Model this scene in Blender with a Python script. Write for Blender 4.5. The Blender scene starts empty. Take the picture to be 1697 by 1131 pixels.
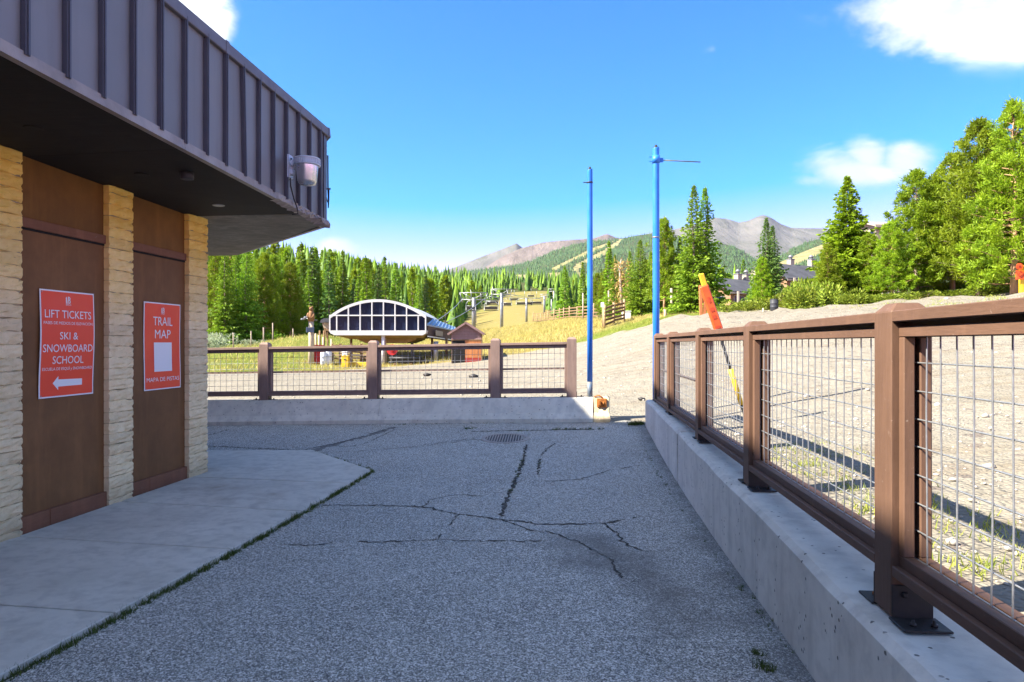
import bpy, bmesh, math, random
import numpy as np
from mathutils import Vector, Matrix

C = bpy.context.scene.collection
SC = bpy.context.scene
R = math.radians
F = 1140.0            # focal length of the photograph in its own pixels
HZ = 570.0            # row of the horizon
EYE = 1.6             # camera height

# ---------------------------------------------------------------- camera
cam_data = bpy.data.cameras.new('camera')
cam = bpy.data.objects.new('camera', cam_data)
C.objects.link(cam)
cam.location = (0, 0, EYE)
cam.rotation_euler = (R(90), 0, 0)
cam_data.sensor_width = 36
cam_data.lens = 36 * F / 1697
cam_data.shift_y = (HZ - 565.5) / 1697
cam_data.clip_start = 0.05
cam_data.clip_end = 20000
SC.camera = cam

# ---------------------------------------------------------------- sky, sun, exposure
SUN_EL = 43.0
SUN_AZ = 72.0         # shadows run this far right of the view axis
SKY_STRENGTH = 0.15
SUN_STRENGTH = 2.0
SKY_R, SKY_G, SKY_B = (0.64, 1.06), 0.178, 0.285
HAZE = 2.0e-5
SC.view_settings.view_transform = 'Standard'
SC.view_settings.look = 'None'
SC.view_settings.gamma = 1
SC.view_settings.use_curve_mapping = False
SC.view_settings.exposure = 3.2
SC.cycles.use_denoising = True
SC.cycles.max_bounces = 6
SC.cycles.volume_bounces = 0

sun_to = Vector((-math.sin(R(SUN_AZ)) * math.cos(R(SUN_EL)), -math.cos(R(SUN_AZ)) * math.cos(R(SUN_EL)), math.sin(R(SUN_EL))))
sl = bpy.data.lights.new('sun', 'SUN')
sl.energy = SUN_STRENGTH
sl.angle = R(0.53)
sl.color = (1.0, 0.93, 0.80)
so = bpy.data.objects.new('sun', sl)
C.objects.link(so)
so.rotation_euler = sun_to.to_track_quat('Z', 'Y').to_euler()
so.location = (0, 0, 60)

world = bpy.data.worlds.new('World')
SC.world = world
world.use_nodes = True
wn = world.node_tree.nodes
wl = world.node_tree.links
wn.clear()
def WN(t, **k):
    n = wn.new(t)
    for a, b in k.items():
        setattr(n, a, b)
    return n
w_out = WN('ShaderNodeOutputWorld')
w_bg = WN('ShaderNodeBackground')
w_bg.inputs['Strength'].default_value = SKY_STRENGTH
sky = WN('ShaderNodeTexSky', sky_type='NISHITA', sun_disc=False)
sky.sun_elevation = R(SUN_EL)
sky.sun_rotation = math.atan2(sun_to.x, sun_to.y)
sky.altitude = 2900
sky.air_density = 1.0
sky.dust_density = 0.0
sky.ozone_density = 1.0
# clouds: soft noise lumps around a few directions, plus thicker added cloud out of view
w_tc = WN('ShaderNodeTexCoord')
def wmath(op, a, b=None, c=None):
    n = WN('ShaderNodeMath', operation=op)
    for i, v in enumerate((a, b, c)):
        if v is None:
            continue
        if isinstance(v, (int, float)):
            n.inputs[i].default_value = v
        else:
            wl.new(v, n.inputs[i])
    return n.outputs[0]
w_sep = WN('ShaderNodeSeparateXYZ')
wl.new(w_tc.outputs['Generated'], w_sep.inputs[0])
wy = wmath('MAXIMUM', w_sep.outputs['Y'], 0.05)
wx_ = wmath('DIVIDE', w_sep.outputs['X'], wy)
wz_ = wmath('DIVIDE', w_sep.outputs['Z'], wy)
w_n = WN('ShaderNodeTexNoise')
w_n.inputs['Scale'].default_value = 5.5
w_n.inputs['Detail'].default_value = 9
w_n.inputs['Roughness'].default_value = 0.58
w_n.inputs['Distortion'].default_value = 0.35
w_map = WN('ShaderNodeMapping')
w_map.inputs['Scale'].default_value = (1, 1, 1.9)
w_map.inputs['Location'].default_value = (0.3, 0.1, 0.4)
wl.new(w_tc.outputs['Generated'], w_map.inputs[0])
wl.new(w_map.outputs[0], w_n.inputs['Vector'])
noise_v = w_n.outputs[0]
CLOUDS = [  # px, py, half width, half height, strength
    (1600, 30, 200, 62, 1.0), (1700, 10, 190, 80, .9), (1418, 284, 105, 40, 1.0), (1500, 266, 62, 36, 1.0), (1440, 262, 50, 34, 1.0), (1350, 298, 60, 18, .7), (1560, 288, 46, 18, .6),
    (352, 45, 44, 40, .85), (318, 10, 60, 40, .8), (562, 410, 42, 24, .9), (520, 420, 70, 20, .55), (1190, 84, 34, 12, .26), (1560, 95, 90, 22, .3)]
acc = None
for (px, py, hw, hh, s) in CLOUDS:
    dx = wmath('MULTIPLY', wmath('SUBTRACT', wx_, (px - 848.5) / F), F / hw)
    dz = wmath('MULTIPLY', wmath('SUBTRACT', wz_, (HZ - py) / F), F / hh)
    r2 = wmath('ADD', wmath('MULTIPLY', dx, dx), wmath('MULTIPLY', dz, dz))
    g = wmath('MULTIPLY', wmath('POWER', 2.718, wmath('MULTIPLY', r2, -1.0)), s)
    acc = g if acc is None else wmath('MAXIMUM', acc, g)
# noise-modulated threshold
dens = wmath('ADD', wmath('MULTIPLY', acc, 1.45), wmath('MULTIPLY', wmath('SUBTRACT', noise_v, 0.5), 2.7))
w_rmp = WN('ShaderNodeMapRange', interpolation_type='SMOOTHSTEP')
w_rmp.inputs['From Min'].default_value = 0.30
w_rmp.inputs['From Max'].default_value = 1.12
wl.new(dens, w_rmp.inputs['Value'])
gate = WN('ShaderNodeMapRange', interpolation_type='SMOOTHSTEP')
gate.inputs['From Min'].default_value = 0.03
gate.inputs['From Max'].default_value = 0.3
wl.new(acc, gate.inputs['Value'])
front = wmath('GREATER_THAN', w_sep.outputs['Y'], 0.05)
cloud_a = wmath('MULTIPLY', wmath('MULTIPLY', w_rmp.outputs[0], gate.outputs[0]), wmath('MULTIPLY', front, 0.95))
# thicker cloud added outside the view to brighten and whiten the shade
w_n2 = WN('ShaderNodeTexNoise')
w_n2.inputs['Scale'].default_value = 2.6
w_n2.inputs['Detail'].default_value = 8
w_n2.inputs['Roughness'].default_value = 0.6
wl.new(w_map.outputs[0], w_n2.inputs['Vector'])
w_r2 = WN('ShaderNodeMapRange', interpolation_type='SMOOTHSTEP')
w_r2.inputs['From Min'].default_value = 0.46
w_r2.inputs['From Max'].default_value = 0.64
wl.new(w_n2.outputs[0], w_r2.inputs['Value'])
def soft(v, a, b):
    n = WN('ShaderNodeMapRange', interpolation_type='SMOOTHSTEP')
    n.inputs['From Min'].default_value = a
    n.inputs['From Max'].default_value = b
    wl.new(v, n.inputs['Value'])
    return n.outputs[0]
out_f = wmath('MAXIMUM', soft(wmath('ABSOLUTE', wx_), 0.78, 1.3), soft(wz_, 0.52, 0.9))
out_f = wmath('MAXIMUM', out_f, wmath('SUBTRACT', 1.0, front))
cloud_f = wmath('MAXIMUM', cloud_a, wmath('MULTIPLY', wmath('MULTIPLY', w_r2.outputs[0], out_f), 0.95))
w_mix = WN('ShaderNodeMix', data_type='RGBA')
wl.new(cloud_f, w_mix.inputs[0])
# the photograph's deep, strongly graded blue: the same grade over the whole sky
w_sc = WN('ShaderNodeSeparateColor')
wl.new(sky.outputs[0], w_sc.inputs[0])
w_cc = WN('ShaderNodeCombineColor')
wl.new(wmath('MAXIMUM', wmath('SUBTRACT', wmath('MULTIPLY', w_sc.outputs[0], SKY_R[0]), SKY_R[1]), wmath('MULTIPLY', w_sc.outputs[0], .06)), w_cc.inputs[0])
wl.new(wmath('MULTIPLY', w_sc.outputs[1], SKY_G), w_cc.inputs[1])
wl.new(wmath('MULTIPLY', w_sc.outputs[2], SKY_B), w_cc.inputs[2])
wl.new(w_cc.outputs[0], w_mix.inputs[6])
w_cm = WN('ShaderNodeMix', data_type='RGBA')
w_r3 = WN('ShaderNodeMapRange')
w_r3.inputs['From Min'].default_value = 0.42
w_r3.inputs['From Max'].default_value = 0.62
wl.new(noise_v, w_r3.inputs['Value'])
wl.new(w_r3.outputs[0], w_cm.inputs[0])
w_cm.inputs[6].default_value = (.74, .77, .84, 1)
w_cm.inputs[7].default_value = (1.15, 1.15, 1.17, 1)
wl.new(w_cm.outputs[2], w_mix.inputs[7])
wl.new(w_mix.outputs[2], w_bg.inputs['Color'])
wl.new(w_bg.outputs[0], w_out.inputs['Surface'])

# ---------------------------------------------------------------- helpers
def P(px, py, d):
    """the place in the world that a photo pixel shows at depth d"""
    return Vector(((px - 848.5) * d / F, d, EYE + (HZ - py) * d / F))
def PX(px, d):
    return (px - 848.5) * d / F
TF = math.atan(0.0934)     # heading of the right-hand fence
TB = math.atan(0.1)        # heading of the ticket building
def FP(p, u, z):
    return Vector((p * math.cos(TF) + u * math.sin(TF), -p * math.sin(TF) + u * math.cos(TF), z))
def BP(p, u, z):
    return Vector((p * math.cos(TB) + u * math.sin(TB), -p * math.sin(TB) + u * math.cos(TB), z))
AX = lambda t: Matrix(((math.cos(t), math.sin(t), 0), (-math.sin(t), math.cos(t), 0), (0, 0, 1)))
AF, AB = AX(TF), AX(TB)    # columns: p axis, u axis, z axis
ID = Matrix.Identity(3)

_bevcache = {}
def bev_cube(sx, sy, sz, b):
    key = (round(sx, 4), round(sy, 4), round(sz, 4), round(b, 4))
    if key not in _bevcache:
        bm = bmesh.new()
        bmesh.ops.create_cube(bm, size=1)
        for v in bm.verts:
            v.co = Vector((v.co.x * sx, v.co.y * sy, v.co.z * sz))
        if b > 0:
            bmesh.ops.bevel(bm, geom=list(bm.edges), offset=min(b, .45 * min(sx, sy, sz)), segments=1, affect='EDGES')
        bm.verts.index_update()
        _bevcache[key] = ([v.co.copy() for v in bm.verts], [[v.index for v in f.verts] for f in bm.faces])
        bm.free()
    return _bevcache[key]

class MB:
    def __init__(s):
        s.v, s.f, s.sm = [], [], []
    def add(s, vs, fs, smooth=False):
        o = len(s.v)
        s.v += [Vector(v) for v in vs]
        s.f += [[i + o for i in f] for f in fs]
        s.sm += [smooth] * len(fs)
        return s
    def box(s, c, size, M=ID, bev=0.0):
        vs, fs = bev_cube(size[0], size[1], size[2], bev)
        c = Vector(c)
        return s.add([M @ v + c for v in vs], fs)
    def fbox(s, p0, p1, u0, u1, z0, z1, fr=FP, bev=0.0):
        M = AF if fr is FP else AB
        return s.box(fr((p0 + p1) / 2, (u0 + u1) / 2, (z0 + z1) / 2), (abs(p1 - p0), abs(u1 - u0), abs(z1 - z0)), M, bev)
    def wbox(s, x0, x1, y0, y1, z0, z1, bev=0.0):
        return s.box(((x0 + x1) / 2, (y0 + y1) / 2, (z0 + z1) / 2), (x1 - x0, y1 - y0, z1 - z0), ID, bev)
    def bar(s, a, b, w, h, up=(0, 0, 1), bev=0.0):
        """a box beam from a to b, w wide and h tall"""
        a, b = Vector(a), Vector(b)
        d = b - a
        L = d.length
        y = d.normalized()
        x = y.cross(Vector(up))
        if x.length < 1e-4:
            x = y.cross(Vector((1, 0, 0)))
        x.normalize()
        z = x.cross(y)
        M = Matrix((x, y, z)).transposed()
        return s.box((a + b) / 2, (w, L, h), M, bev)
    def tube(s, pts, r, n=8, caps=True, smooth=True):
        pts = [Vector(p) for p in pts]
        rs = r if isinstance(r, (list, tuple)) else [r] * len(pts)
        vs, fs = [], []
        prev = None
        for i, p in enumerate(pts):
            d = (pts[min(i + 1, len(pts) - 1)] - pts[max(i - 1, 0)]).normalized()
            x = d.cross(Vector((0, 0, 1))) if prev is None else (prev - d * prev.dot(d))
            if x.length < 1e-4:
                x = d.cross(Vector((1, 0, 0)))
            x.normalize()
            prev = x
            y = d.cross(x)
            for k in range(n):
                a = 2 * math.pi * k / n
                vs.append(p + (x * math.cos(a) + y * math.sin(a)) * rs[i])
        for i in range(len(pts) - 1):
            for k in range(n):
                k2 = (k + 1) % n
                fs.append([i * n + k, i * n + k2, (i + 1) * n + k2, (i + 1) * n + k])
        s.add(vs, fs, smooth)
        if caps:
            o = len(s.v) - len(vs)
            s.f.append([o + k for k in range(n)][::-1]); s.sm.append(False)
            s.f.append([o + (len(pts) - 1) * n + k for k in range(n)]); s.sm.append(False)
        return s
    def lathe(s, c, prof, n=20, axis='z', smooth=True):
        """prof: (r, z) from bottom to top around a vertical axis at c"""
        c = Vector(c)
        vs, fs = [], []
        for (r, z) in prof:
            for k in range(n):
                a = 2 * math.pi * k / n
                vs.append(c + Vector((r * math.cos(a), r * math.sin(a), z)))
        for i in range(len(prof) - 1):
            for k in range(n):
                k2 = (k + 1) % n
                fs.append([i * n + k, i * n + k2, (i + 1) * n + k2, (i + 1) * n + k])
        s.add(vs, fs, smooth)
        o = len(s.v) - len(vs)
        s.f.append([o + k for k in range(n)][::-1]); s.sm.append(False)
        s.f.append([o + (len(prof) - 1) * n + k for k in range(n)]); s.sm.append(False)
        return s
    def prism(s, poly, d):
        """flat polygon (world points) extruded by vector d"""
        n = len(poly)
        d = Vector(d)
        vs = [Vector(p) for p in poly] + [Vector(p) + d for p in poly]
        fs = [list(range(n))[::-1], [n + i for i in range(n)]]
        for i in range(n):
            j = (i + 1) % n
            fs.append([i, j, n + j, n + i])
        return s.add(vs, fs)

def mesh_np(name, V, Fa, mat=None, smooth=False):
    V = np.asarray(V, dtype=np.float32)
    Fa = np.asarray(Fa, dtype=np.int32)
    me = bpy.data.meshes.new(name)
    m, k = Fa.shape
    me.vertices.add(len(V))
    me.vertices.foreach_set('co', V.ravel())
    me.loops.add(m * k)
    me.loops.foreach_set('vertex_index', Fa.ravel())
    me.polygons.add(m)
    me.polygons.foreach_set('loop_start', np.arange(0, m * k, k, dtype=np.int32))
    me.polygons.foreach_set('loop_total', np.full(m, k, dtype=np.int32))
    if smooth:
        me.polygons.foreach_set('use_smooth', np.ones(m, dtype=bool))
    me.update(calc_edges=True)
    if mat:
        me.materials.append(mat)
    return me

WO = {}   # world origin of every object that has children
def link(name, me, parent=None, loc=(0, 0, 0)):
    o = bpy.data.objects.new(name, me)
    C.objects.link(o)
    if parent:
        o.parent = parent
    o.location = loc
    return o
def obj(name, mb, mat, parent=None, loc=None):
    if parent is not None:
        org = WO.get(parent.name, Vector((0, 0, 0)))
    elif loc is not None:
        org = Vector(loc)
    else:
        xs = [v.x for v in mb.v]; ys = [v.y for v in mb.v]; zs = [v.z for v in mb.v]
        org = Vector(((min(xs) + max(xs)) / 2, (min(ys) + max(ys)) / 2, min(zs)))
    me = bpy.data.meshes.new(name)
    me.from_pydata([v - org for v in mb.v], [], mb.f)
    me.polygons.foreach_set('use_smooth', mb.sm)
    if mat:
        me.materials.append(mat)
    o = link(name, me, parent, (0, 0, 0) if parent is not None else org)
    WO[o.name] = org
    return o
def tag(o, label=None, cat=None, group=None, kind=None):
    if label: o['label'] = label
    if cat: o['category'] = cat
    if group: o['group'] = group
    if kind: o['kind'] = kind
    return o
def thing(name, label, cat, loc=(0, 0, 0), group=None):
    o = bpy.data.objects.new(name, None)
    o.empty_display_size = .2
    C.objects.link(o)
    o.location = loc
    WO[o.name] = Vector(loc)
    return tag(o, label, cat, group)
def copy_tree(o, parent=None):
    c = o.copy()
    C.objects.link(c)
    if parent:
        c.parent = parent
    for ch in list(o.children):
        copy_tree(ch, c)
    return c

# ---------------------------------------------------------------- materials
def srgb(r, g, b):
    f = lambda c: (c / 255 / 12.92) if c / 255 <= .04045 else ((c / 255 + .055) / 1.055) ** 2.4
    return (f(r), f(g), f(b), 1)
def c4(c):
    return tuple(c) + (1,) if len(c) == 3 else tuple(c)
class NT:
    def __init__(s, name):
        s.m = bpy.data.materials.new(name)
        s.m.use_nodes = True
        s.t = s.m.node_tree
        s.t.nodes.clear()
        s.out = s.n('ShaderNodeOutputMaterial')
        s.b = s.n('ShaderNodeBsdfPrincipled')
        s.L(s.b.outputs[0], s.out.inputs['Surface'])
        s.geo = s.n('ShaderNodeNewGeometry')
        s.tc = s.n('ShaderNodeTexCoord')
        s.world = s.geo.outputs['Position']
        s.local = s.tc.outputs['Object']
    def n(s, t, **k):
        x = s.t.nodes.new(t)
        for a, b in k.items():
            setattr(x, a, b)
        return x
    def L(s, a, b):
        s.t.links.new(a, b)
    def put(s, sock, v):
        if isinstance(v, (int, float)):
            sock.default_value = v
        elif isinstance(v, tuple):
            sock.default_value = c4(v) if len(sock.default_value) == 4 else v[:3]
        else:
            s.L(v, sock)
    def mapping(s, vec, scale=(1, 1, 1), rot=(0, 0, 0), loc=(0, 0, 0)):
        m = s.n('ShaderNodeMapping')
        s.L(vec, m.inputs[0])
        m.inputs['Scale'].default_value = scale
        m.inputs['Rotation'].default_value = rot
        m.inputs['Location'].default_value = loc
        return m.outputs[0]
    def noise(s, vec, scale, detail=4, rough=.55, dist=0):
        x = s.n('ShaderNodeTexNoise')
        s.L(vec, x.inputs['Vector'])
        x.inputs['Scale'].default_value = scale
        x.inputs['Detail'].default_value = detail
        x.inputs['Roughness'].default_value = rough
        x.inputs['Distortion'].default_value = dist
        return x.outputs[0]
    def voro(s, vec, scale, feature='F1', rnd=1):
        x = s.n('ShaderNodeTexVoronoi', feature=feature)
        s.L(vec, x.inputs['Vector'])
        x.inputs['Scale'].default_value = scale
        x.inputs['Randomness'].default_value = rnd
        return x
    def ramp(s, v, lo, hi, a=0., b=1.):
        x = s.n('ShaderNodeMapRange')
        s.put(x.inputs['Value'], v)
        x.inputs['From Min'].default_value = lo
        x.inputs['From Max'].default_value = hi
        x.inputs['To Min'].default_value = a
        x.inputs['To Max'].default_value = b
        return x.outputs[0]
    def mix(s, f, a, b, mode='MIX'):
        x = s.n('ShaderNodeMix', data_type='RGBA', blend_type=mode)
        s.put(x.inputs[0], f)
        s.put(x.inputs[6], a)
        s.put(x.inputs[7], b)
        return x.outputs[2]
    def math(s, op, a, b=0.):
        x = s.n('ShaderNodeMath', operation=op)
        s.put(x.inputs[0], a)
        s.put(x.inputs[1], b)
        return x.outputs[0]
    def bump(s, h, strength=.5, dist=.01, prev=None):
        x = s.n('ShaderNodeBump')
        x.inputs['Strength'].default_value = strength
        x.inputs['Distance'].default_value = dist
        s.L(h, x.inputs['Height'])
        if prev is not None:
            s.L(prev, x.inputs['Normal'])
        return x.outputs[0]
    def attr(s, name):
        x = s.n('ShaderNodeAttribute', attribute_name=name)
        return x.outputs['Fac']
    def rnd(s):
        return s.n('ShaderNodeObjectInfo').outputs['Random']
    def done(s, col=None, rough=.8, spec=.3, metal=0., normal=None):
        if col is not None: s.put(s.b.inputs['Base Color'], col)
        s.put(s.b.inputs['Roughness'], rough)
        s.put(s.b.inputs['Specular IOR Level'], spec)
        s.put(s.b.inputs['Metallic'], metal)
        if normal is not None: s.L(normal, s.b.inputs['Normal'])
        return s.m

def plain(name, col, col2=None, scale=4, rough=.7, spec=.35, metal=0., bs=0, bst=.3, bd=.004, stretch=(1, 1, 1), contrast=(.35, .65), rnd=0.):
    t = NT(name)
    v = t.mapping(t.world, stretch)
    c = c4(col)
    if col2 is not None:
        c = t.mix(t.ramp(t.noise(v, scale, 6, .6), contrast[0], contrast[1]), c4(col), c4(col2))
    if rnd:
        h = t.n('ShaderNodeHueSaturation')
        t.put(h.inputs['Color'], c)
        t.L(t.ramp(t.rnd(), 0, 1, 1 - rnd, 1 + rnd), h.inputs['Value'])
        c = h.outputs[0]
    nm = t.bump(t.noise(v, bs, 5, .6), bst, bd) if bs else None
    rg = t.ramp(t.noise(v, scale * 2.3, 4), .3, .7, max(0, rough - .08), min(1, rough + .08))
    return t.done(c, rg, spec, metal, nm)
# ---------------------------------------------------------------- material library
MAT = {}
def mk_asphalt():
    t = NT('asphalt')
    w = t.world
    v1 = t.voro(w, 170)
    chip = t.n('ShaderNodeSeparateColor'); t.L(v1.outputs['Color'], chip.inputs[0])
    v2 = t.voro(t.mapping(w, (1, 1, 1), loc=(3, 7, 0)), 100)
    chip2 = t.n('ShaderNodeSeparateColor'); t.L(v2.outputs['Color'], chip2.inputs[0])
    big = t.noise(w, .55, 6, .62)
    mid = t.noise(w, 3.2, 6, .65)
    base = t.mix(t.ramp(big, .34, .66), (.36, .345, .285), (.53, .51, .43))
    base = t.mix(t.ramp(mid, .40, .70, 0, .55), base, (.32, .305, .26))
    c = t.mix(t.ramp(chip.outputs[0], .1, .9, 0, .72), t.mix(.0, base, base), (.035, .036, .04))
    c = t.mix(t.ramp(chip.outputs[1], .66, .80, 0, .9), c, (.70, .68, .62))
    c = t.mix(t.ramp(chip2.outputs[0], .87, .92, 0, .85), c, (.80, .77, .70))
    c = t.mix(t.ramp(chip2.outputs[1], .84, .9, 0, .6), c, (.05, .052, .058))
    # darker worn band near the right-hand wall (silt and tar)
    silt = t.ramp(t.math('ADD', t.attr('silt'), t.math('MULTIPLY', t.math('SUBTRACT', t.noise(w, 2.4, 7, .7), .5), 1.1)), .35, .85)
    c = t.mix(t.math('MULTIPLY', silt, .8), c, t.mix(t.ramp(chip.outputs[0], .2, .9), (.10, .092, .078), (.19, .175, .15)))
    h = t.math('ADD', t.math('MULTIPLY', t.ramp(v1.outputs['Distance'], 0, .6, 1, 0), .7), t.math('MULTIPLY', t.ramp(v2.outputs['Distance'], 0, .6, 1, 0), .5))
    nm = t.bump(h, .75, .006)
    nm = t.bump(mid, .35, .02, nm)
    return t.done(c, t.ramp(mid, .3, .7, .72, .92), .3, 0, nm)
def mk_terrain():
    t = NT('gravel_and_grass')
    w = t.world
    g = t.attr('grass')
    edge = t.noise(w, .9, 6, .65)
    gm = t.ramp(t.math('ADD', g, t.math('MULTIPLY', t.math('SUBTRACT', edge, .5), .9)), .42, .58)
    # gravel
    v1 = t.voro(w, 26)
    s1 = t.n('ShaderNodeSeparateColor'); t.L(v1.outputs['Color'], s1.inputs[0])
    v2 = t.voro(w, 8)
    s2 = t.n('ShaderNodeSeparateColor'); t.L(v2.outputs['Color'], s2.inputs[0])
    n1 = t.noise(w, .35, 7, .62)
    n2 = t.noise(w, 4.5, 6, .6)
    gv = t.mix(t.ramp(n1, .35, .65), (.205, .185, .144), (.25, .228, .184))
    gv = t.mix(t.ramp(n2, .42, .7, 0, .6), gv, (0.163, 0.136, 0.095))
    gv = t.mix(t.ramp(s1.outputs[0], .1, .95, 0, .5), gv, (0.271, 0.244, 0.190))
    gv = t.mix(t.ramp(s1.outputs[1], .80, .9, 0, .6), gv, (.24, .205, .165))
    gv = t.mix(t.ramp(s2.outputs[1], .955, .965, 0, .75), gv, (.15, .12, .10))
    streak = t.noise(t.mapping(w, (.22, 2.4, 1), (0, 0, R(-20))), 1.1, 5, .6)
    gv = t.mix(t.ramp(streak, .50, .70, 0, .65), gv, (0.185, 0.148, 0.099))
    # meadow
    y1 = t.noise(w, .09, 6, .65)
    y2 = t.noise(w, 1.6, 6, .7)
    green = t.attr('green')
    straw = t.mix(t.ramp(y2, .3, .7), (0.185, 0.147, 0.040), (0.254, 0.208, 0.072))
    lush = t.mix(t.ramp(y2, .3, .7), (0.086, 0.115, 0.011), (0.156, 0.179, 0.026))
    gr = t.mix(t.ramp(t.math('ADD', green, t.math('MULTIPLY', t.math('SUBTRACT', y1, .5), 1.6)), .3, .7), straw, lush)
    gr = t.mix(t.ramp(t.noise(w, .3, 5, .7), .62, .76, 0, .7), gr, (.36, .31, .22))
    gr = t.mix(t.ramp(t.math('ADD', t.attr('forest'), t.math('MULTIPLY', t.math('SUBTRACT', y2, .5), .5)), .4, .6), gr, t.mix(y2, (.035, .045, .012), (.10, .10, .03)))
    c = t.mix(gm, gv, gr)
    h = t.math('ADD', t.ramp(v1.outputs['Distance'], 0, .7, 1, 0), t.math('MULTIPLY', n2, 1.2))
    nm = t.bump(h, .55, .03)
    nm = t.bump(t.noise(w, .8, 6, .65), .7, .3, nm)
    nm = t.bump(streak, .5, .12, nm)
    return t.done(c, .95, .15, 0, nm)
def mk_concrete(name, a, b, dark, stain=0., pit=True, blue=False):
    t = NT(name)
    w = t.world
    n1 = t.noise(w, 1.3, 7, .65)
    n2 = t.noise(w, 9, 6, .6)
    c = t.mix(t.ramp(n1, .35, .65), a, b)
    c = t.mix(t.ramp(n2, .48, .72, 0, .5), c, dark)
    run = t.noise(t.mapping(w, (3.2, 3.2, .35)), 2.0, 6, .6)
    c = t.mix(t.ramp(run, .50, .68, 0, .55), c, dark)
    if stain:
        c = t.mix(t.ramp(t.noise(w, .9, 5, .6), .55, .72, 0, stain), c, (.22, .14, .08))
    nm = t.bump(t.noise(w, 60, 5, .6), .22, .004)
    if pit:
        v = t.voro(w, 24)
        sp = t.n('ShaderNodeSeparateColor'); t.L(v.outputs['Color'], sp.inputs[0])
        pm = t.math('MULTIPLY', t.ramp(v.outputs['Distance'], .16, .22, 1, 0), t.ramp(sp.outputs[0], .76, .78))
        c = t.mix(t.math('MULTIPLY', pm, .75), c, (.07, .062, .05))
        nm = t.bump(t.math('SUBTRACT', 1., pm), .8, .012, nm)
    return t.done(c, .88, .25, 0, nm)
def mk_block():
    t = NT('slump_block')
    w = t.world
    sep = t.n('ShaderNodeSeparateXYZ'); t.L(w, sep.inputs[0])
    n = t.noise(w, 2.2, 6, .6)
    zz = t.math('ADD', sep.outputs['Z'], t.math('MULTIPLY', t.math('SUBTRACT', n, .5), .7))
    top = t.mix(t.ramp(t.noise(w, 11, 6), .3, .7), (.76, .50, .10), (.84, .60, .17))
    low = t.mix(t.ramp(t.noise(w, 11, 6), .3, .7), (.72, .565, .32), (.82, .67, .41))
    c = t.mix(t.ramp(zz, 1.75, 2.75), low, top)
    h = t.n('ShaderNodeHueSaturation')
    t.put(h.inputs['Color'], c)
    t.L(t.ramp(t.rnd(), 0, 1, .88, 1.1), h.inputs['Value'])
    c = h.outputs[0]
    pits = t.noise(t.mapping(w, (1, 1, 1.6)), 42, 6, .7)
    c = t.mix(t.ramp(pits, .60, .72, 0, .65), c, (.14, .10, .055))
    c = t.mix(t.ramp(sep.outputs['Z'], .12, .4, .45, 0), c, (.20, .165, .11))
    nm = t.bump(t.noise(w, 30, 7, .7), .6, .012)
    nm = t.bump(t.noise(w, 9, 4, .6), .5, .02, nm)
    return t.done(c, .92, .2, 0, nm)
def mk_wood(name, a, b, grain=(1, 1, 30), rough=.7, wear=None, spec=.3):
    t = NT(name)
    n = t.noise(t.mapping(t.world, grain), 6, 6, .65, .3)
    c = t.mix(t.ramp(n, .3, .7), a, b)
    c = t.mix(t.ramp(t.noise(t.world, 2.3, 6, .6), .42, .7, 0, .55), c, tuple(x * .72 for x in a))
    c = t.mix(t.ramp(t.noise(t.mapping(t.world, (4, 4, .5)), 2.2, 6, .65), .52, .74, 0, .35), c, tuple(min(1, x * 1.5) for x in b))
    if wear:
        c = t.mix(t.ramp(t.noise(t.world, 24, 7, .78), .635, .69, 0, .8), c, wear)
    h = t.n('ShaderNodeHueSaturation')
    t.put(h.inputs['Color'], c)
    t.L(t.ramp(t.rnd(), 0, 1, .9, 1.1), h.inputs['Value'])
    nm = t.bump(n, .3, .004)
    nm = t.bump(t.noise(t.world, 70, 4), .2, .002, nm)
    return t.done(h.outputs[0], rough, spec, 0, nm)
def mk_siding():
    t = NT('metal_siding')
    w = t.world
    n = t.noise(w, .7, 5, .6)
    c = t.mix(t.ramp(n, .3, .7), (.145, .146, .155), (.185, .186, .197))
    c = t.mix(t.ramp(t.noise(t.mapping(w, (6, 6, .4)), 2, 5), .5, .8, 0, .35), c, (.115, .113, .12))
    c = t.mix(t.ramp(t.noise(w, 21, 7, .75), .70, .73, 0, .5), c, (.34, .31, .30))
    h = t.n('ShaderNodeHueSaturation'); t.put(h.inputs['Color'], c)
    t.L(t.ramp(t.rnd(), 0, 1, .93, 1.07), h.inputs['Value'])
    nm = t.bump(t.noise(w, 2.1, 3), .25, .02)
    return t.done(h.outputs[0], t.ramp(n, .3, .7, .42, .55), .5, .15, nm)
def mk_leaf(name, a, b, transl=.36):
    t = NT(name)
    tone = t.attr('tone')
    c = t.mix(tone, a, b)
    h = t.n('ShaderNodeHueSaturation')
    t.put(h.inputs['Color'], c)
    t.L(t.ramp(t.rnd(), 0, 1, .502, .524), h.inputs['Hue'])
    t.L(t.ramp(t.rnd(), 0, 1, .88, 1.3), h.inputs['Value'])
    t.done(h.outputs[0], .6, .3)
    tr = t.n('ShaderNodeBsdfTranslucent')
    t.L(h.outputs[0], tr.inputs['Color'])
    mx = t.n('ShaderNodeMixShader')
    mx.inputs[0].default_value = transl
    t.L(t.b.outputs[0], mx.inputs[1]); t.L(tr.outputs[0], mx.inputs[2])
    t.L(mx.outputs[0], t.out.inputs['Surface'])
    return t.m
MAT['asphalt'] = mk_asphalt()
MAT['terrain'] = mk_terrain()
MAT['walk'] = mk_concrete('sidewalk_concrete', (.52, .49, .415), (.63, .595, .51), (.38, .355, .305), .5, False)
MAT['wall'] = mk_concrete('wall_concrete', (.64, .605, .51), (.77, .73, .62), (.46, .435, .37), .25, True)
MAT['barrier'] = mk_concrete('barrier_concrete', (.62, .59, .49), (.74, .705, .60), (.44, .425, .38), .12, True)
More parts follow.
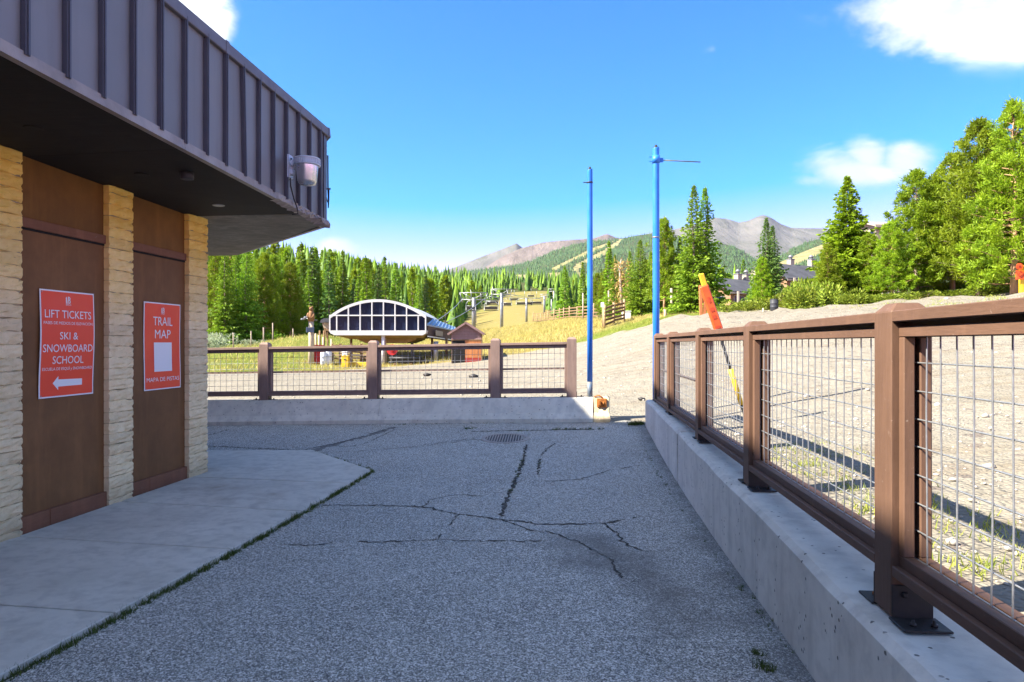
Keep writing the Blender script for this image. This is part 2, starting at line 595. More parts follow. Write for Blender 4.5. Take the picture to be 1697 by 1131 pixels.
MAT['barrier_end'] = mk_concrete('chipped_concrete', (.46, .37, .22), (.55, .47, .32), (.24, .16, .09), .45, True)
MAT['block'] = mk_block()
MAT['panel'] = mk_wood('brown_plywood', (.155, .070, .024), (.20, .092, .032), (1, 1, 1), .68)
MAT['panel_up'] = mk_wood('brown_plywood_upper', (.15, .066, .013), (.20, .092, .018), (1, 1, 1), .7)
MAT['kick'] = mk_wood('kick_board_paint', (.17, .070, .036), (.21, .092, .048), (1, 1, 8), .7, (.2, .17, .15))
MAT['mortar'] = plain('mortar', (.36, .29, .17), (.28, .23, .14), 9, .95, .1)
MAT['siding'] = mk_siding()
MAT['seam'] = plain('seam_metal', (.075, .075, .095), (.06, .06, .078), 3, .45, .5, .1)
MAT['coping'] = plain('coping_metal', (.105, .10, .125), (.14, .13, .15), 5, .5, .5, .1, 15, .2, .01)
MAT['drip'] = plain('drip_edge_metal', (.21, .18, .165), (.30, .26, .235), 4, .5, .5, .1, 20, .3, .01)
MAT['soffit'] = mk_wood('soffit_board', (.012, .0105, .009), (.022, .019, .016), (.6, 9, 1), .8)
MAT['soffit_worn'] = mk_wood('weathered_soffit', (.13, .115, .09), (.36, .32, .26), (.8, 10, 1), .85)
MAT['fence'] = mk_wood('fence_paint', (0.129, 0.070, 0.044), (0.164, 0.090, 0.056), (14, 14, 1.2), .62, (.30, .22, .17))
MAT['fence_b'] = mk_wood('fence_paint_along', (0.121, 0.066, 0.042), (0.160, 0.087, 0.055), (2, 2, 24), .62, (.30, .22, .17))
MAT['fence_faded_lit'] = mk_wood('faded_lit_fence_paint', (.225, .150, .122), (.285, .195, .160), (6, 6, 1.2), .7, (.38, .30, .25))  # faded paint, also lightened to make up for weak sun on front faces
MAT['bracket'] = plain('black_steel', (.028, .026, .026), (.05, .043, .038), 9, .55, .4, .3, 40, .3, .003)
MAT['wire'] = plain('galvanised_wire', (.36, .37, .38), (.28, .29, .30), 30, .42, .5, .6)
MAT['dark'] = plain('dark_gap', (.012, .011, .010), rough=.9)
MAT['blue'] = plain('blue_paint', (.018, .165, .64), (.03, .21, .70), 3, .42, .45, 0, 12, .1, .005)
MAT['blue_worn'] = plain('weathered_steel', (.20, .19, .17), (.10, .16, .25), 14, .6, .4, .2)
MAT['rod'] = plain('rusty_rod', (.20, .17, .10), (.11, .09, .06), 10, .6, .4, .3)
MAT['rust'] = plain('rust', (.46, .17, .04), (.26, .09, .025), 18, .85, .2, .1, 50, .5, .004)
MAT['galv'] = plain('galvanised_steel', (.32, .33, .335), (.24, .25, .26), 2, .45, .5, .5)
MAT['shade'] = plain('spun_aluminium', (.62, .64, .67), (.5, .52, .55), 4, .3, .5, .85)
MAT['lampwhite'] = plain('grey_casting', (.50, .55, .62), (.44, .49, .56), 6, .45, .4, .1)
MAT['black'] = plain('black_rubber', (.014, .014, .015), (.025, .025, .027), 8, .55, .4)
MAT['white'] = plain('white_paint', (.76, .76, .75), (.70, .70, .69), 3, .45, .4)
MAT['print'] = plain('white_print', (.78, .77, .76), rough=.5)
MAT['red'] = plain('red_sign', (.86, .060, .018), (.82, .052, .016), 2, .42, .45)
MAT['glass'] = plain('dark_glass', (.006, .010, .028), (.012, .018, .045), 1.2, .22, .35)
MAT['olive'] = plain('ochre_underside', (.36, .25, .09), (.28, .19, .07), 2, .8, .2)
MAT['brownwall'] = plain('brown_siding', (.150, .105, .085), (.12, .08, .065), 1.5, .8, .25, 0, 9, .3, .02, (.3, .3, 4))
MAT['mauve'] = mk_wood('mauve_board', (.20, .125, .115), (.25, .16, .145), (1, 1, 14), .8)
MAT['orangewood'] = mk_wood('stained_board', (.42, .155, .05), (.52, .21, .075), (9, 1, 1), .75)
MAT['paleWood'] = mk_wood('pale_weathered_wood', (.42, .33, .22), (.56, .46, .33), (8, 8, .8), .85)
MAT['rail'] = mk_wood('rail_timber', (.17, .105, .055), (.26, .16, .08), (1, 1, 9), .85)
MAT['railpost'] = mk_wood('post_timber', (.36, .25, .13), (.46, .33, .19), (9, 9, 1), .85)
MAT['redwood'] = mk_wood('reddish_timber', (.40, .13, .045), (.52, .19, .065), (8, 8, .8), .75)
MAT['orange'] = plain('orange_vinyl', (.78, .115, .022), (.66, .085, .018), 7, .5, .4)
MAT['yellow'] = plain('yellow_plastic', (.80, .52, .03), (.70, .42, .02), 6, .5, .4)
MAT['maroon'] = plain('dark_red_print', (.30, .03, .02), rough=.6)
MAT['blueroof'] = plain('blue_grey_metal_roof', (.20, .28, .38), (.26, .34, .44), 1, .4, .5, .3)
MAT['greyroof'] = plain('grey_shingle', (.05, .052, .06), (.08, .083, .095), .8, .85, .2, 0, 3, .5, .05)
MAT['cedar'] = plain('cedar_siding', (.27, .15, .085), (.36, .215, .125), 1.2, .8, .2, 0, 7, .4, .03, (.3, .3, 3))
MAT['stucco'] = plain('pale_stucco', (.34, .295, .235), (.40, .35, .285), .8, .9, .2)
MAT['redplastic'] = plain('red_plastic', (.60, .028, .022), (.50, .024, .02), 3, .5, .4)
MAT['whiteplastic'] = plain('white_drum', (.66, .68, .70), (.58, .60, .63), 3, .5, .4)
MAT['drum'] = plain('charcoal_drum', (.030, .032, .038), (.045, .047, .055), 6, .6, .4)
MAT['bark'] = mk_wood('bark', (.16, .115, .085), (.30, .235, .185), (3, 3, .6), .95)
MAT['barkorange'] = mk_wood('pine_bark', (.42, .24, .12), (.52, .33, .19), (3, 3, .6), .95)
MAT['snag'] = mk_wood('dead_wood', (.34, .26, .19), (.48, .40, .32), (3, 3, .6), .95)
MAT['pine'] = mk_leaf('pine_needles', (.10, .17, .006), (.31, .38, .014))
MAT['spruce'] = mk_leaf('spruce_needles', (.085, .165, .010), (.28, .38, .022))
MAT['spruce_dark'] = mk_leaf('dark_spruce_needles', (.06, .115, .022), (.18, .26, .05))
MAT['bush'] = mk_leaf('bush_leaves', (.13, .175, .015), (.30, .33, .035))
MAT['sage'] = mk_leaf('sage_leaves', (.22, .26, .13), (.46, .50, .34))
MAT['grass'] = mk_leaf('grass_blades', (.17, .20, .03), (.40, .38, .08), .3)
MAT['straw'] = mk_leaf('dry_grass', (0.377, 0.295, 0.074), (0.574, 0.476, 0.164), .3)
MAT['weed'] = mk_leaf('weed_blades', (.045, .065, .012), (.12, .15, .028), .25)
MAT['wood_far'] = mk_leaf('hillside_needles', (.045, .095, .008), (.20, .285, .018), .25)
MAT['deadneedle'] = mk_leaf('dead_needles', (.26, .13, .05), (.40, .24, .10), .2)
MAT['stone'] = plain('loose_stone', (.40, .35, .29), (.56, .52, .45), 9, .9, .2, 0, 30, .3, .01, rnd=.25)
MAT['iron'] = plain('cast_iron', (.30, .27, .24), (.42, .37, .32), 14, .65, .4, .3)
MAT['crack'] = plain('crack_soil', (.045, .042, .035), (.12, .11, .095), 18, .95, .1)
MAT['tar'] = plain('tar_patch', (.14, .132, .12), (.20, .19, .17), 9, .85, .25, 0, 90, .5, .004)

# ---------------------------------------------------------------- terrain
def asph(X, Y):
    f = np.clip((np.asarray(Y, float) - 5) / 6.3, 0, 1.6) ** 2
    g = .12 + (np.clip(np.asarray(X, float), -8, 3) + 5) / 6.5 * .15
    return .05 + f * np.clip(g, .08, .32)
CP = []
def cp(px, py, d):
    v = P(px, py, d); CP.append((v.x, v.y, v.z))
def cw(x, y, z):
    CP.append((x, y, z))
def cf(p, u, z):
    v = FP(p, u, z); CP.append((v.x, v.y, v.z))
for u, z in ((-30, .45), (-10, .5), (0, .53), (3, .54), (5, .54), (7, .54), (9, .46), (10.5, .37), (11.3, .34)):
    cf(1.6, u, z)
for p in (-14, -8, -4, -1): cf(p, 11.9, .2 + (p + 8) * .013)
for p in (-30, -14): cf(p, 4, .05)
cf(-14, -25, 0); cf(-60, -40, 0); cf(40, -30, 1.2)
for u in (0, 3, 6): cf(3.2, u, .58)
for x, y, z in ((-9, 18, .28), (-2, 18, .32), (-9, 28, .30), (-2, 28, .32), (-20, 30, .2), (1, 14, .36), (3.2, 14, .5)): cw(x, y, z)
for a in ((345, 622, 34), (430, 618, 36), (520, 606, 44), (640, 604, 46), (740, 600, 45), (800, 597, 44), (830, 590, 45), (954, 570, 42), (1060, 544, 40), (1114, 527, 38.5),
          (1200, 521, 37), (1300, 514, 36), (1400, 508, 35.5), (1480, 500, 35), (1697, 488, 32), (1950, 476, 29), (1300, 560, 20), (1600, 560, 17),
          (900, 550, 58), (960, 529, 92), (1000, 545, 46), (1034, 533, 50), (885, 533, 140), (926, 530, 110), (850, 560, 70),
          (350, 570, 80), (420, 569, 86), (500, 568, 92), (510, 556, 62), (600, 566, 110), (700, 562, 140), (400, 578, 60), (380, 585, 50), (640, 575, 80), (760, 566, 80),
          (785, 549, 105), (831, 551, 130), (845, 534, 170), (850, 516, 230), (866, 500, 320), (878, 486, 450), (960, 486, 450), (800, 492, 450), (860, 470, 600),
          (1100, 523, 60), (1200, 520, 55), (1300, 515, 50), (1000, 522, 100), (1150, 525, 100), (1250, 516, 95), (1400, 508, 80), (1697, 492, 60), (1000, 520, 200), (1200, 515, 220), (1600, 500, 150),
          (500, 464, 260), (350, 456, 260), (100, 456, 220), (600, 482, 290), (650, 488, 330), (730, 490, 420), (400, 520, 150), (550, 520, 165), (680, 530, 200), (740, 538, 220), (150, 520, 130), (560, 452, 420), (300, 445, 420), (1000, 480, 600), (1300, 490, 600), (700, 460, 700), (1700, 480, 500)):
    cp(*a)
CPA = np.array(CP)
_SC = 60.0
def _phi(r2):
    return np.where(r2 > 0, .5 * r2 * np.log(r2 + 1e-12), 0)
# heights are interpolated in a compressed plane so that near detail and far slopes share one surface
def _warp(X, Y):
    X = np.asarray(X, float); Y = np.asarray(Y, float)
    r = np.sqrt(X * X + Y * Y) + 1e-6
    s = np.log1p(r / 12.) / r
    return np.stack([X * s, Y * s], -1)
_Q = _warp(CPA[:, 0], CPA[:, 1])
_n = len(_Q)
_K = _phi(((_Q[:, None] - _Q[None]) ** 2).sum(-1)) + np.eye(_n) * 1e-4
_Pm = np.c_[np.ones(_n), _Q]
_A = np.block([[_K, _Pm], [_Pm.T, np.zeros((3, 3))]])
_W = np.linalg.solve(_A, np.r_[CPA[:, 2], np.zeros(3)])
def tps(X, Y):
    Q = _warp(X, Y)
    sh = Q.shape[:-1]
    Q = Q.reshape(-1, 2)
    out = np.empty(len(Q))
    for i in range(0, len(Q), 20000):
        q = Q[i:i + 20000]
        out[i:i + 20000] = _phi(((q[:, None] - _Q[None]) ** 2).sum(-1)) @ _W[:_n] + _W[_n] + q @ _W[_n + 1:]
    return out.reshape(sh)
def gz(x, y):
    return float(tps(np.array([x]), np.array([y]))[0])
def on(px, d, dz=0.):
    x = PX(px, d)
    return Vector((x, d, gz(x, d) + dz))

BX = [-400, -60, -15, -8, -.7, 3.9, 7.4, 9, 10, 26, 60, 400]
BY = [20, 30, 36, 44.3, 45, 42, 40, 38.6, 39.5, 34.2, 31, 20]
def grassmask(X, Y):
    b = np.interp(X, BX, BY)
    return np.clip((Y - b) / 3.0 + .5, 0, 1)
def axis(pts):
    out = []
    for (a, b, st) in pts:
        n = max(1, round((b - a) / st))
        out += list(np.linspace(a, b, n, endpoint=False))
    return np.array(out + [pts[-1][1]])
ug = axis([(-90, -20, 10), (-20, 11.35, 1.0), (11.35, 11.72, .37), (11.72, 30, .6), (30, 70, .8), (70, 140, 2), (140, 300, 5), (300, 760, 11)])
pg = axis([(-420, -120, 12), (-120, -40, 4), (-40, -12, 1.2), (-12, 1.2, .8), (1.2, 1.38, .18), (1.38, 1.6, .22), (1.6, 12, .6), (12, 45, 1.2), (45, 130, 4), (130, 520, 12)])
PP, UU = np.meshgrid(pg, ug)
GX = PP * math.cos(TF) + UU * math.sin(TF)
GY = -PP * math.sin(TF) + UU * math.cos(TF)
GZ = tps(GX, GY)
rng = np.random.default_rng(5)
GZ += rng.normal(0, 1, GZ.shape) * np.clip((np.hypot(GX, GY) - 14) / 300, 0, .25) * (PP > 1.7)
und = .5 * np.sin(GX * 1.9 + 1.3 * np.sin(GY * .9)) + .5 * np.sin(GY * 1.35 + .8 * np.sin(GX * 1.1 + 2)) + .4 * np.sin(GX * 3.7 - GY * 2.9)
GZ += .022 * und * np.clip((PP - 1.6) / 1.5, 0, 1) * np.clip((60 - UU) / 20, 0, 1)
court = (UU < 11.4) & (PP < 1.3)
GZ = np.where(court, asph(GX, GY) - .06, GZ)
ny, nx = GZ.shape
idx = np.arange(ny * nx).reshape(ny, nx)
quads = np.stack([idx[:-1, :-1], idx[:-1, 1:], idx[1:, 1:], idx[1:, :-1]], -1).reshape(-1, 4)
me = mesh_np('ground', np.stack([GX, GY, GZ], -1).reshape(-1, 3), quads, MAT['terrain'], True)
at = me.attributes.new('grass', 'FLOAT', 'POINT')
at.data.foreach_set('value', grassmask(GX, GY).ravel().astype(np.float32))
# green: lush by the gravel's right-hand edge and on the left, straw on the run
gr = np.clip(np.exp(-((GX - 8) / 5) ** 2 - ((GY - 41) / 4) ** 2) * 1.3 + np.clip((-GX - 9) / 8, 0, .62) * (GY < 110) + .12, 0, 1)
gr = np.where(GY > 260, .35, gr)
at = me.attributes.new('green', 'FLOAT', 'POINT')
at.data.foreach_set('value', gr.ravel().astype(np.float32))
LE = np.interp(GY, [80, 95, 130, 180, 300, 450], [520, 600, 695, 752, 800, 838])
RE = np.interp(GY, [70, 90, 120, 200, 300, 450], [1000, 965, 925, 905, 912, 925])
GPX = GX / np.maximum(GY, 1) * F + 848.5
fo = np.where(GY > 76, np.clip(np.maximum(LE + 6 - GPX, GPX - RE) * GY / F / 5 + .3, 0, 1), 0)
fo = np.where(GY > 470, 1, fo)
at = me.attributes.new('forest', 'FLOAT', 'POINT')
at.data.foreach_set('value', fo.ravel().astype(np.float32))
tag(link('ground', me), kind='structure')

# asphalt court
pa = axis([(-14, -1, .5), (-1, 1.12, .16)]); ua = axis([(-16, 11.42, .5)])
PA, UA = np.meshgrid(pa, ua)
wob = np.where(UA > 11.3, rng.normal(0, .05, PA.shape), 0)
AXx = PA * math.cos(TF) + (UA + wob) * math.sin(TF)
AYy = -PA * math.sin(TF) + (UA + wob) * math.cos(TF)
AZ = asph(AXx, AYy)
gap = (UA > 11.0) & (PA > -.2)
AZ = np.where(gap, np.maximum(AZ, tps(AXx, AYy) + .012 * (UA < 11.4) - .02 * (UA >= 11.4)), AZ)
ny, nx = AZ.shape
idx = np.arange(ny * nx).reshape(ny, nx)
quads = np.stack([idx[:-1, :-1], idx[:-1, 1:], idx[1:, 1:], idx[1:, :-1]], -1).reshape(-1, 4)
asphalt = tag(link('asphalt', mesh_np('asphalt', np.stack([AXx, AYy, AZ], -1).reshape(-1, 3), quads, MAT['asphalt'], True)), kind='structure')
sil = .75 * np.exp(-np.clip(1.06 - PA, 0, 9) / .22) + .9 * np.exp(-((AXx - .55) / .45) ** 2 - ((AYy - 5.2) / .55) ** 2) + .7 * np.exp(-((AXx - .9) / .3) ** 2 - ((AYy - 4.2) / .7) ** 2) + .6 * np.exp(-np.clip(11.33 - UA, 0, 9) / .2) + .35 * np.exp(-((AXx - .2) / 1.2) ** 2 - ((AYy - 8.6) / .5) ** 2)
at = asphalt.data.attributes.new('silt', 'FLOAT', 'POINT')
at.data.foreach_set('value', np.clip(sil, 0, 1).ravel().astype(np.float32))
def az(x, y):
    return float(asph(x, y))

# sidewalk slabs
def walk_edge(Y):            # X of the kerbless edge beside the asphalt
    return -2.33 + (Y - 3.17) * (.69 / 4.93)
joints = [-1.2, .05, 1.25, 2.45, 3.64, 4.86, 6.03, 7.22]
def wz(x, y):
    p = x * math.cos(TB) - y * math.sin(TB)
    e = -1.64 * math.cos(TB) - 8.1 * math.sin(TB)
    t_ = min(1, max(0, (e - p) / 1.9))
    return max(az(x, y) + .012, .075 + .05 * t_ if y < 9 else .1)
def edge_u(u):               # p where the sidewalk edge crosses joint u
    p = -2.6
    for _ in range(20):
        v = BP(p, u, 0)
        p += (walk_edge(v.y) - v.x)
    return p
sw = bpy.data.meshes.new('sidewalk')
bed = MB()
corner = [(-1.64, 8.1), (-2.71, 9.41), (-7.5, 9.55)]
polys = []
for a, b in zip(joints[:-1], joints[1:]):
    pe0, pe1 = edge_u(a), edge_u(b)
    polys.append([BP(-4.30, a, 0), BP(pe0, a, 0), BP(pe1, b, 0), BP(-4.30, b, 0)])
last = [BP(-4.30, 7.22, 0), BP(edge_u(7.22), 7.22, 0)] + [Vector((x, y, 0)) for x, y in corner] + [BP(-7.6, 7.6, 0), BP(-4.30, 7.6, 0)]
polys.append(last)
for poly in polys:
    bed.prism([Vector((v.x, v.y, wz(v.x, v.y) - .06)) for v in poly], (0, 0, .03))
sidewalk = obj('sidewalk', bed, MAT['crack'], loc=(-3, 5, 0))
tag(sidewalk, kind='structure')
for poly in polys:
    c = sum(poly, Vector()) / len(poly)
    q = []
    for v in poly:
        w = v + (c - v).normalized() * .015
        q.append(Vector((w.x, w.y, wz(w.x, w.y))))
    n = len(q)
    mb = MB()
    inn = [v + (c - v).normalized() * .008 for v in q]
    inn = [Vector((v.x, v.y, wz(v.x, v.y) + .004)) for v in inn]
    low = [v - Vector((0, 0, .08)) for v in q]
    mb.add(low + q + inn, [[i, (i + 1) % n, n + (i + 1) % n, n + i] for i in range(n)] + [[n + i, n + (i + 1) % n, 2 * n + (i + 1) % n, 2 * n + i] for i in range(n)] + [[2 * n + i for i in range(n)]])
    obj('slab', mb, MAT['walk'], sidewalk)

# cracks and patches in the asphalt
def strip(name, pts, w, mat, seed, dz=.004, kind=None):
    rr = random.Random(seed)
    pp = []
    for (a, b) in zip(pts[:-1], pts[1:]):
        a = Vector((a[0], a[1])); b = Vector((b[0], b[1]))
        n = max(2, int((b - a).length / .03))
        for i in range(n):
            q = a.lerp(b, i / n)
            pp.append((q.x + rr.gauss(0, .010), q.y + rr.gauss(0, .012)))
    pp.append(pts[-1])
    mb = MB()
    vs = []
    for i, (x, y) in enumerate(pp):
        t_ = Vector((pp[min(i + 1, len(pp) - 1)][0] - pp[max(i - 1, 0)][0], pp[min(i + 1, len(pp) - 1)][1] - pp[max(i - 1, 0)][1]))
        nrm = Vector((-t_.y, t_.x)).normalized() if t_.length > 1e-6 else Vector((0, 1))
        ww = w * 1.0 * rr.uniform(.15, 1.3) * (.35 if i in (0, len(pp) - 1) else 1) / 2
        for s in (-1, 1):
            q = Vector((x, y)) + nrm * ww * s
            vs.append((q.x, q.y, az(q.x, q.y) + dz))
    keep, on_ = [], True
    for i in range(len(pp) - 1):
        if rr.random() < (.03 if on_ else .35): on_ = not on_
        if on_ or name != 'crack': keep.append([2 * i, 2 * i + 1, 2 * i + 3, 2 * i + 2])
    mb.add(vs, keep)
    o = obj(name, mb, mat, asphalt)
    if kind: o['kind'] = kind
    return o
WO['asphalt'] = Vector((0, 0, 0))
def ag(px, py):
    """asphalt point under a photo pixel"""
    d = 6.
    for _ in range(30):
        x = PX(px, d)
        d = (EYE - az(x, d)) * F / max(20, (py - HZ))
    return (PX(px, d), d)
CR = [([(830, 861), (880, 880), (905, 884)], .018), ([(760, 853), (745, 870), (722, 896)], .015), ([(1000, 868), (1025, 885), (1040, 905), (1075, 915)], .02), ([(700, 841), (715, 828), (760, 820), (800, 822)], .013), ([(560, 898), (520, 905), (470, 902)], .014), ([(850, 805), (800, 800), (770, 806)], .012),
      ([(535, 838), (640, 838), (700, 841), (760, 853), (830, 861), (900, 870), (1000, 868), (1060, 857)], .030),
      ([(560, 898), (640, 899), (720, 895), (800, 897), (905, 898)], .022),
      ([(872, 738), (866, 770), (850, 805), (838, 832), (830, 858)], .045),
      ([(897, 757), (892, 775), (893, 788)], .03),
      ([(905, 880), (960, 900), (1010, 925), (1030, 960)], .02),
      ([(880, 800), (960, 795), (1010, 780), (1060, 772)], .018),
      ([(345, 740), (500, 747), (560, 735), (640, 712)], .03),
      ([(510, 752), (600, 748), (690, 741), (760, 733)], .018),
      ([(780, 716), (860, 714), (930, 713), (1000, 712)], .05),
      ([(345, 722), (380, 712)], .03), ([(560, 742), (600, 738), (655, 712)], .02),
      ([(920, 735), (905, 745), (897, 757)], .02), ([(700, 738), (780, 728), (830, 733)], .02)]
for i, (pts, w) in enumerate(CR):
    strip('crack', [ag(*q) for q in pts], w, MAT['crack'], i)
strip('tar_seal', [ag(*q) for q in [(508, 750), (560, 735), (612, 722), (655, 708)]], .16, MAT['tar'], 40, .003)
# ================================================================ ticket building
U0 = 7.55
tb = thing('ticket_building', 'flat roofed ticket building with brown panels, yellow block piers and purple grey metal fascia', 'building', BP(-4.3, 5, .1))
def zsof(p, u):
    zw = 3.065 - (u - 4.9) * .017
    zf = 3.14 - (u - 3.3) * .0262
    k = min(1, max(0, (p + 4.3) / 1.25))
    return (zw * (1 - k) + zf * k)
# core walls
mb = MB()
mb.fbox(-14, -4.40, -14, U0 - .05, -.2, 3.1, BP)
obj('wall', mb, MAT['brownwall'], tb)
piers = [(-.55, -.20), (.79, 1.12), (1.87, 2.20), (3.21, 3.56), (4.55, 4.90), (5.89, 6.22), (7.18, 7.55)]
panels = [(-.20, .79), (1.12, 1.87), (2.20, 3.21), (3.56, 4.55), (4.90, 5.89), (6.22, 7.18)]
# block variants: unit width along u, front bulging
rb = random.Random(3)
def block_mesh(k):
    rows = [(0, .0), (.005, .010), (.028, .014), (.050, .017), (.074, .013), (.091, .010), (.097, .0)]
    NU = 7
    vs, fs = [], []
    dz = [rb.gauss(0, .0035) for _ in range(NU)]
    for (z, b) in rows:
        for i in range(NU):
            u = i / (NU - 1)
            e = b if 0 < i < NU - 1 else b * .35
            vs.append((e + rb.gauss(0, .0055) * (b > 0), u + (b * .5 if i == NU - 1 else -b * .5 if i == 0 else 0), z + (dz[i] if z in (0, .097) else rb.gauss(0, .003))))
    nr = len(rows)
    for r_ in range(nr - 1):
        for i in range(NU - 1):
            fs.append([r_ * NU + i, r_ * NU + i + 1, (r_ + 1) * NU + i + 1, (r_ + 1) * NU + i])
    o = len(vs)
    for (z, b) in rows:
        vs.append((-.2, -b * .5, z)); vs.append((-.2, 1 + b * .5, z))
    for r_ in range(nr - 1):
        fs.append([o + 2 * r_, r_ * NU, (r_ + 1) * NU, o + 2 * r_ + 2])
        fs.append([r_ * NU + NU - 1, o + 2 * r_ + 1, o + 2 * r_ + 3, (r_ + 1) * NU + NU - 1])
    fs.append([(nr - 1) * NU + i for i in range(NU)] + [o + 2 * nr - 1, o + 2 * nr - 2])
    fs.append(([i for i in range(NU)] + [o + 1, o])[::-1])
    me = bpy.data.meshes.new('block')
    me.from_pydata(vs, [], fs)
    me.materials.append(MAT['block'])
    return me
bvars = [block_mesh(k) for k in range(6)]
for (a, b) in piers:
    mb = MB()
    mb.fbox(-4.42, -4.292, a + .012, b - .012, 0, 3.13, BP)
    pr = obj('pier', mb, MAT['mortar'], tb)
    z = .075
    org = WO['ticket_building']
    while z < 3.12:
        h = rb.uniform(.94, 1.06)
        w = BP(-4.292, a, z)
        o = link('block', rb.choice(bvars), pr, w - org)
        o.rotation_euler = (0, 0, -TB)
        o.scale = (1, b - a, h)
        z += .097 * h + .0035
for (a, b) in panels:
    m_ = BP(0, (a + b) / 2, 0)
    obj('wall_panel', MB().fbox(-4.42, -4.340, a - .02, b + .02, 0, 2.50, BP), MAT['panel'], tb)
    obj('upper_panel', MB().fbox(-4.42, -4.344, a - .02, b + .02, 2.505, 3.12, BP), MAT['panel_up'], tb)
    obj('batten', MB().fbox(-4.345, -4.318, a, b, 2.512, 2.590, BP, .004), MAT['kick'], tb)
    obj('kick_board', MB().fbox(-4.345, -4.312, a, (a + b) / 2 - .18, .06, .25, BP, .004), MAT['kick'], tb)
    obj('kick_board', MB().fbox(-4.345, -4.310, (a + b) / 2 - .176, b, .06, .25, BP, .004), MAT['kick'], tb)
    obj('shadow_gap', MB().fbox(-4.345, -4.334, a, b, 2.494, 2.512, BP), MAT['dark'], tb)
# soffit
def sof_poly(pts, th, dz, mat, name):
    mb = MB()
    vs = [BP(p, u, zsof(p, u) + dz) for p, u in pts]
    n = len(vs)
    up = [v + Vector((0, 0, th)) for v in vs]
    mb.add(vs + up, [list(range(n)), [n + i for i in range(n)][::-1]] + [[i, (i + 1) % n, n + (i + 1) % n, n + i] for i in range(n)])
    return obj(name, mb, mat, tb)
FPp = -3.045
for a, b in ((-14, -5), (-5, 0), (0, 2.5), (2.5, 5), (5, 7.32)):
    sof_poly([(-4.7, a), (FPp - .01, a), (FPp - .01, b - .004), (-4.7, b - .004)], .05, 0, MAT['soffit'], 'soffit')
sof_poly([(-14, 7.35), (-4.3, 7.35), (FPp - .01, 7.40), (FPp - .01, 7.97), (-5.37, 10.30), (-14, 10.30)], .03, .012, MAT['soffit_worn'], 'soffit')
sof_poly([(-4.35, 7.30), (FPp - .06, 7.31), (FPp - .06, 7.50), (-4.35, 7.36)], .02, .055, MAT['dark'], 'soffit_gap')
# roof deck
mb = MB()
deck = [(-14, -14), (FPp - .01, -14), (FPp - .01, 7.98), (-5.37, 10.33), (-14, 10.33)]
deck2 = [(-14, -14), (FPp - .01, -14), (FPp - .01, 7.9), (-14, 7.9)]
mb.prism([BP(p, u, 4.02) for p, u in deck2], (0, 0, .08))
mb.add([BP(FPp - .01, 7.9, 4.09), BP(FPp - .01, 7.98, 4.08), BP(-5.37, 10.33, 3.38), BP(-14, 10.33, 3.38), BP(-14, 7.9, 4.09)], [[0, 1, 2], [0, 2, 4], [2, 3, 4]])
obj('roof', mb, MAT['dark'], tb)
# fascia pans and seams on the long face
ZT = 4.13
def zlow(u): return 3.14 - (u - 3.3) * .0262
su = [7.753 - .3048 * k for k in range(0, 34)]
edges = [7.985] + su + [-14]
rf = random.Random(8)
for a, b in zip(edges[1:], edges[:-1]):
    mb = MB()
    nseg = 5
    bulge = rf.uniform(-.004, .006)
    vs, fs = [], []
    for j in range(9):
        for i in range(nseg + 1):
            u = a + (b - a) * i / nseg
            z = zlow(u) + .03 + (ZT - zlow(u) - .03) * j / 8
            s_ = math.sin(math.pi * i / nseg) * (bulge + .003 * math.sin(j * 1.7 + a * 9))
            vs.append(BP(FPp + s_, u, z))
    for j in range(8):
        for i in range(nseg):
            fs.append([j * (nseg + 1) + i, j * (nseg + 1) + i + 1, (j + 1) * (nseg + 1) + i + 1, (j + 1) * (nseg + 1) + i])
    mb.add(vs, fs, True)
    obj('fascia_panel', mb, MAT['siding'], tb)
for k, u in enumerate(su):
    lean = .03 if k == 6 else 0
    mb = MB()
    mb.bar(BP(FPp + .018, u + lean, zlow(u) + .045), BP(FPp + .018, u - lean * .3, ZT - .01), .030, .036, up=(math.sin(TB), math.cos(TB), 0))
    mb.bar(BP(FPp + .035, u + lean, zlow(u) + .047), BP(FPp + .035, u - lean * .3, ZT - .012), .013, .012, up=(math.sin(TB), math.cos(TB), 0))
    obj('seam', mb, MAT['seam'], tb)
# chamfered end and back faces
ZB = 3.42
def face_run(A, B, nlow, n, zA, zB):
    d = [B[0] - A[0], B[1] - A[1]]
    L = math.hypot(*d)
    out = (d[1] / L, -d[0] / L)
    if out[0] * 1 + out[1] * 1 < 0: out = (-out[0], -out[1])
    for i in range(n):
        p0 = (A[0] + d[0] * i / n, A[1] + d[1] * i / n); p1 = (A[0] + d[0] * (i + 1) / n, A[1] + d[1] * (i + 1) / n)
        mb = MB()
        mb.prism([BP(p0[0], p0[1], nlow + .03), BP(p1[0], p1[1], nlow + .03), BP(p1[0], p1[1], zA + (zB - zA) * (i + 1) / n), BP(p0[0], p0[1], zA + (zB - zA) * i / n)], BP(-out[0] * .02, -out[1] * .02, 0))
        obj('fascia_panel', mb, MAT['siding'], tb)
        if i:
            o_ = BP(out[0] * .018, out[1] * .018, 0)
            obj('seam', MB().bar(BP(p0[0], p0[1], nlow + .04) + o_, BP(p0[0], p0[1], zA + (zB - zA) * i / n - .01) + o_, .03, .036), MAT['seam'], tb)
    o_ = BP(out[0] * .012, out[1] * .012, 0)
    ins = BP(-out[0] * .05, -out[1] * .05, 0)
    obj('coping', MB().bar(BP(A[0], A[1], zA) + o_, BP(B[0], B[1], zB) + o_, .09, .10), MAT['coping'], tb)
    obj('drip_edge', MB().bar(BP(A[0], A[1], nlow + .018) + o_, BP(B[0], B[1], nlow + .018) + o_, .05, .05), MAT['drip'], tb)
face_run((FPp + .005, 7.985), (-5.37, 10.345), zlow(7.985), 8, ZT, ZB)
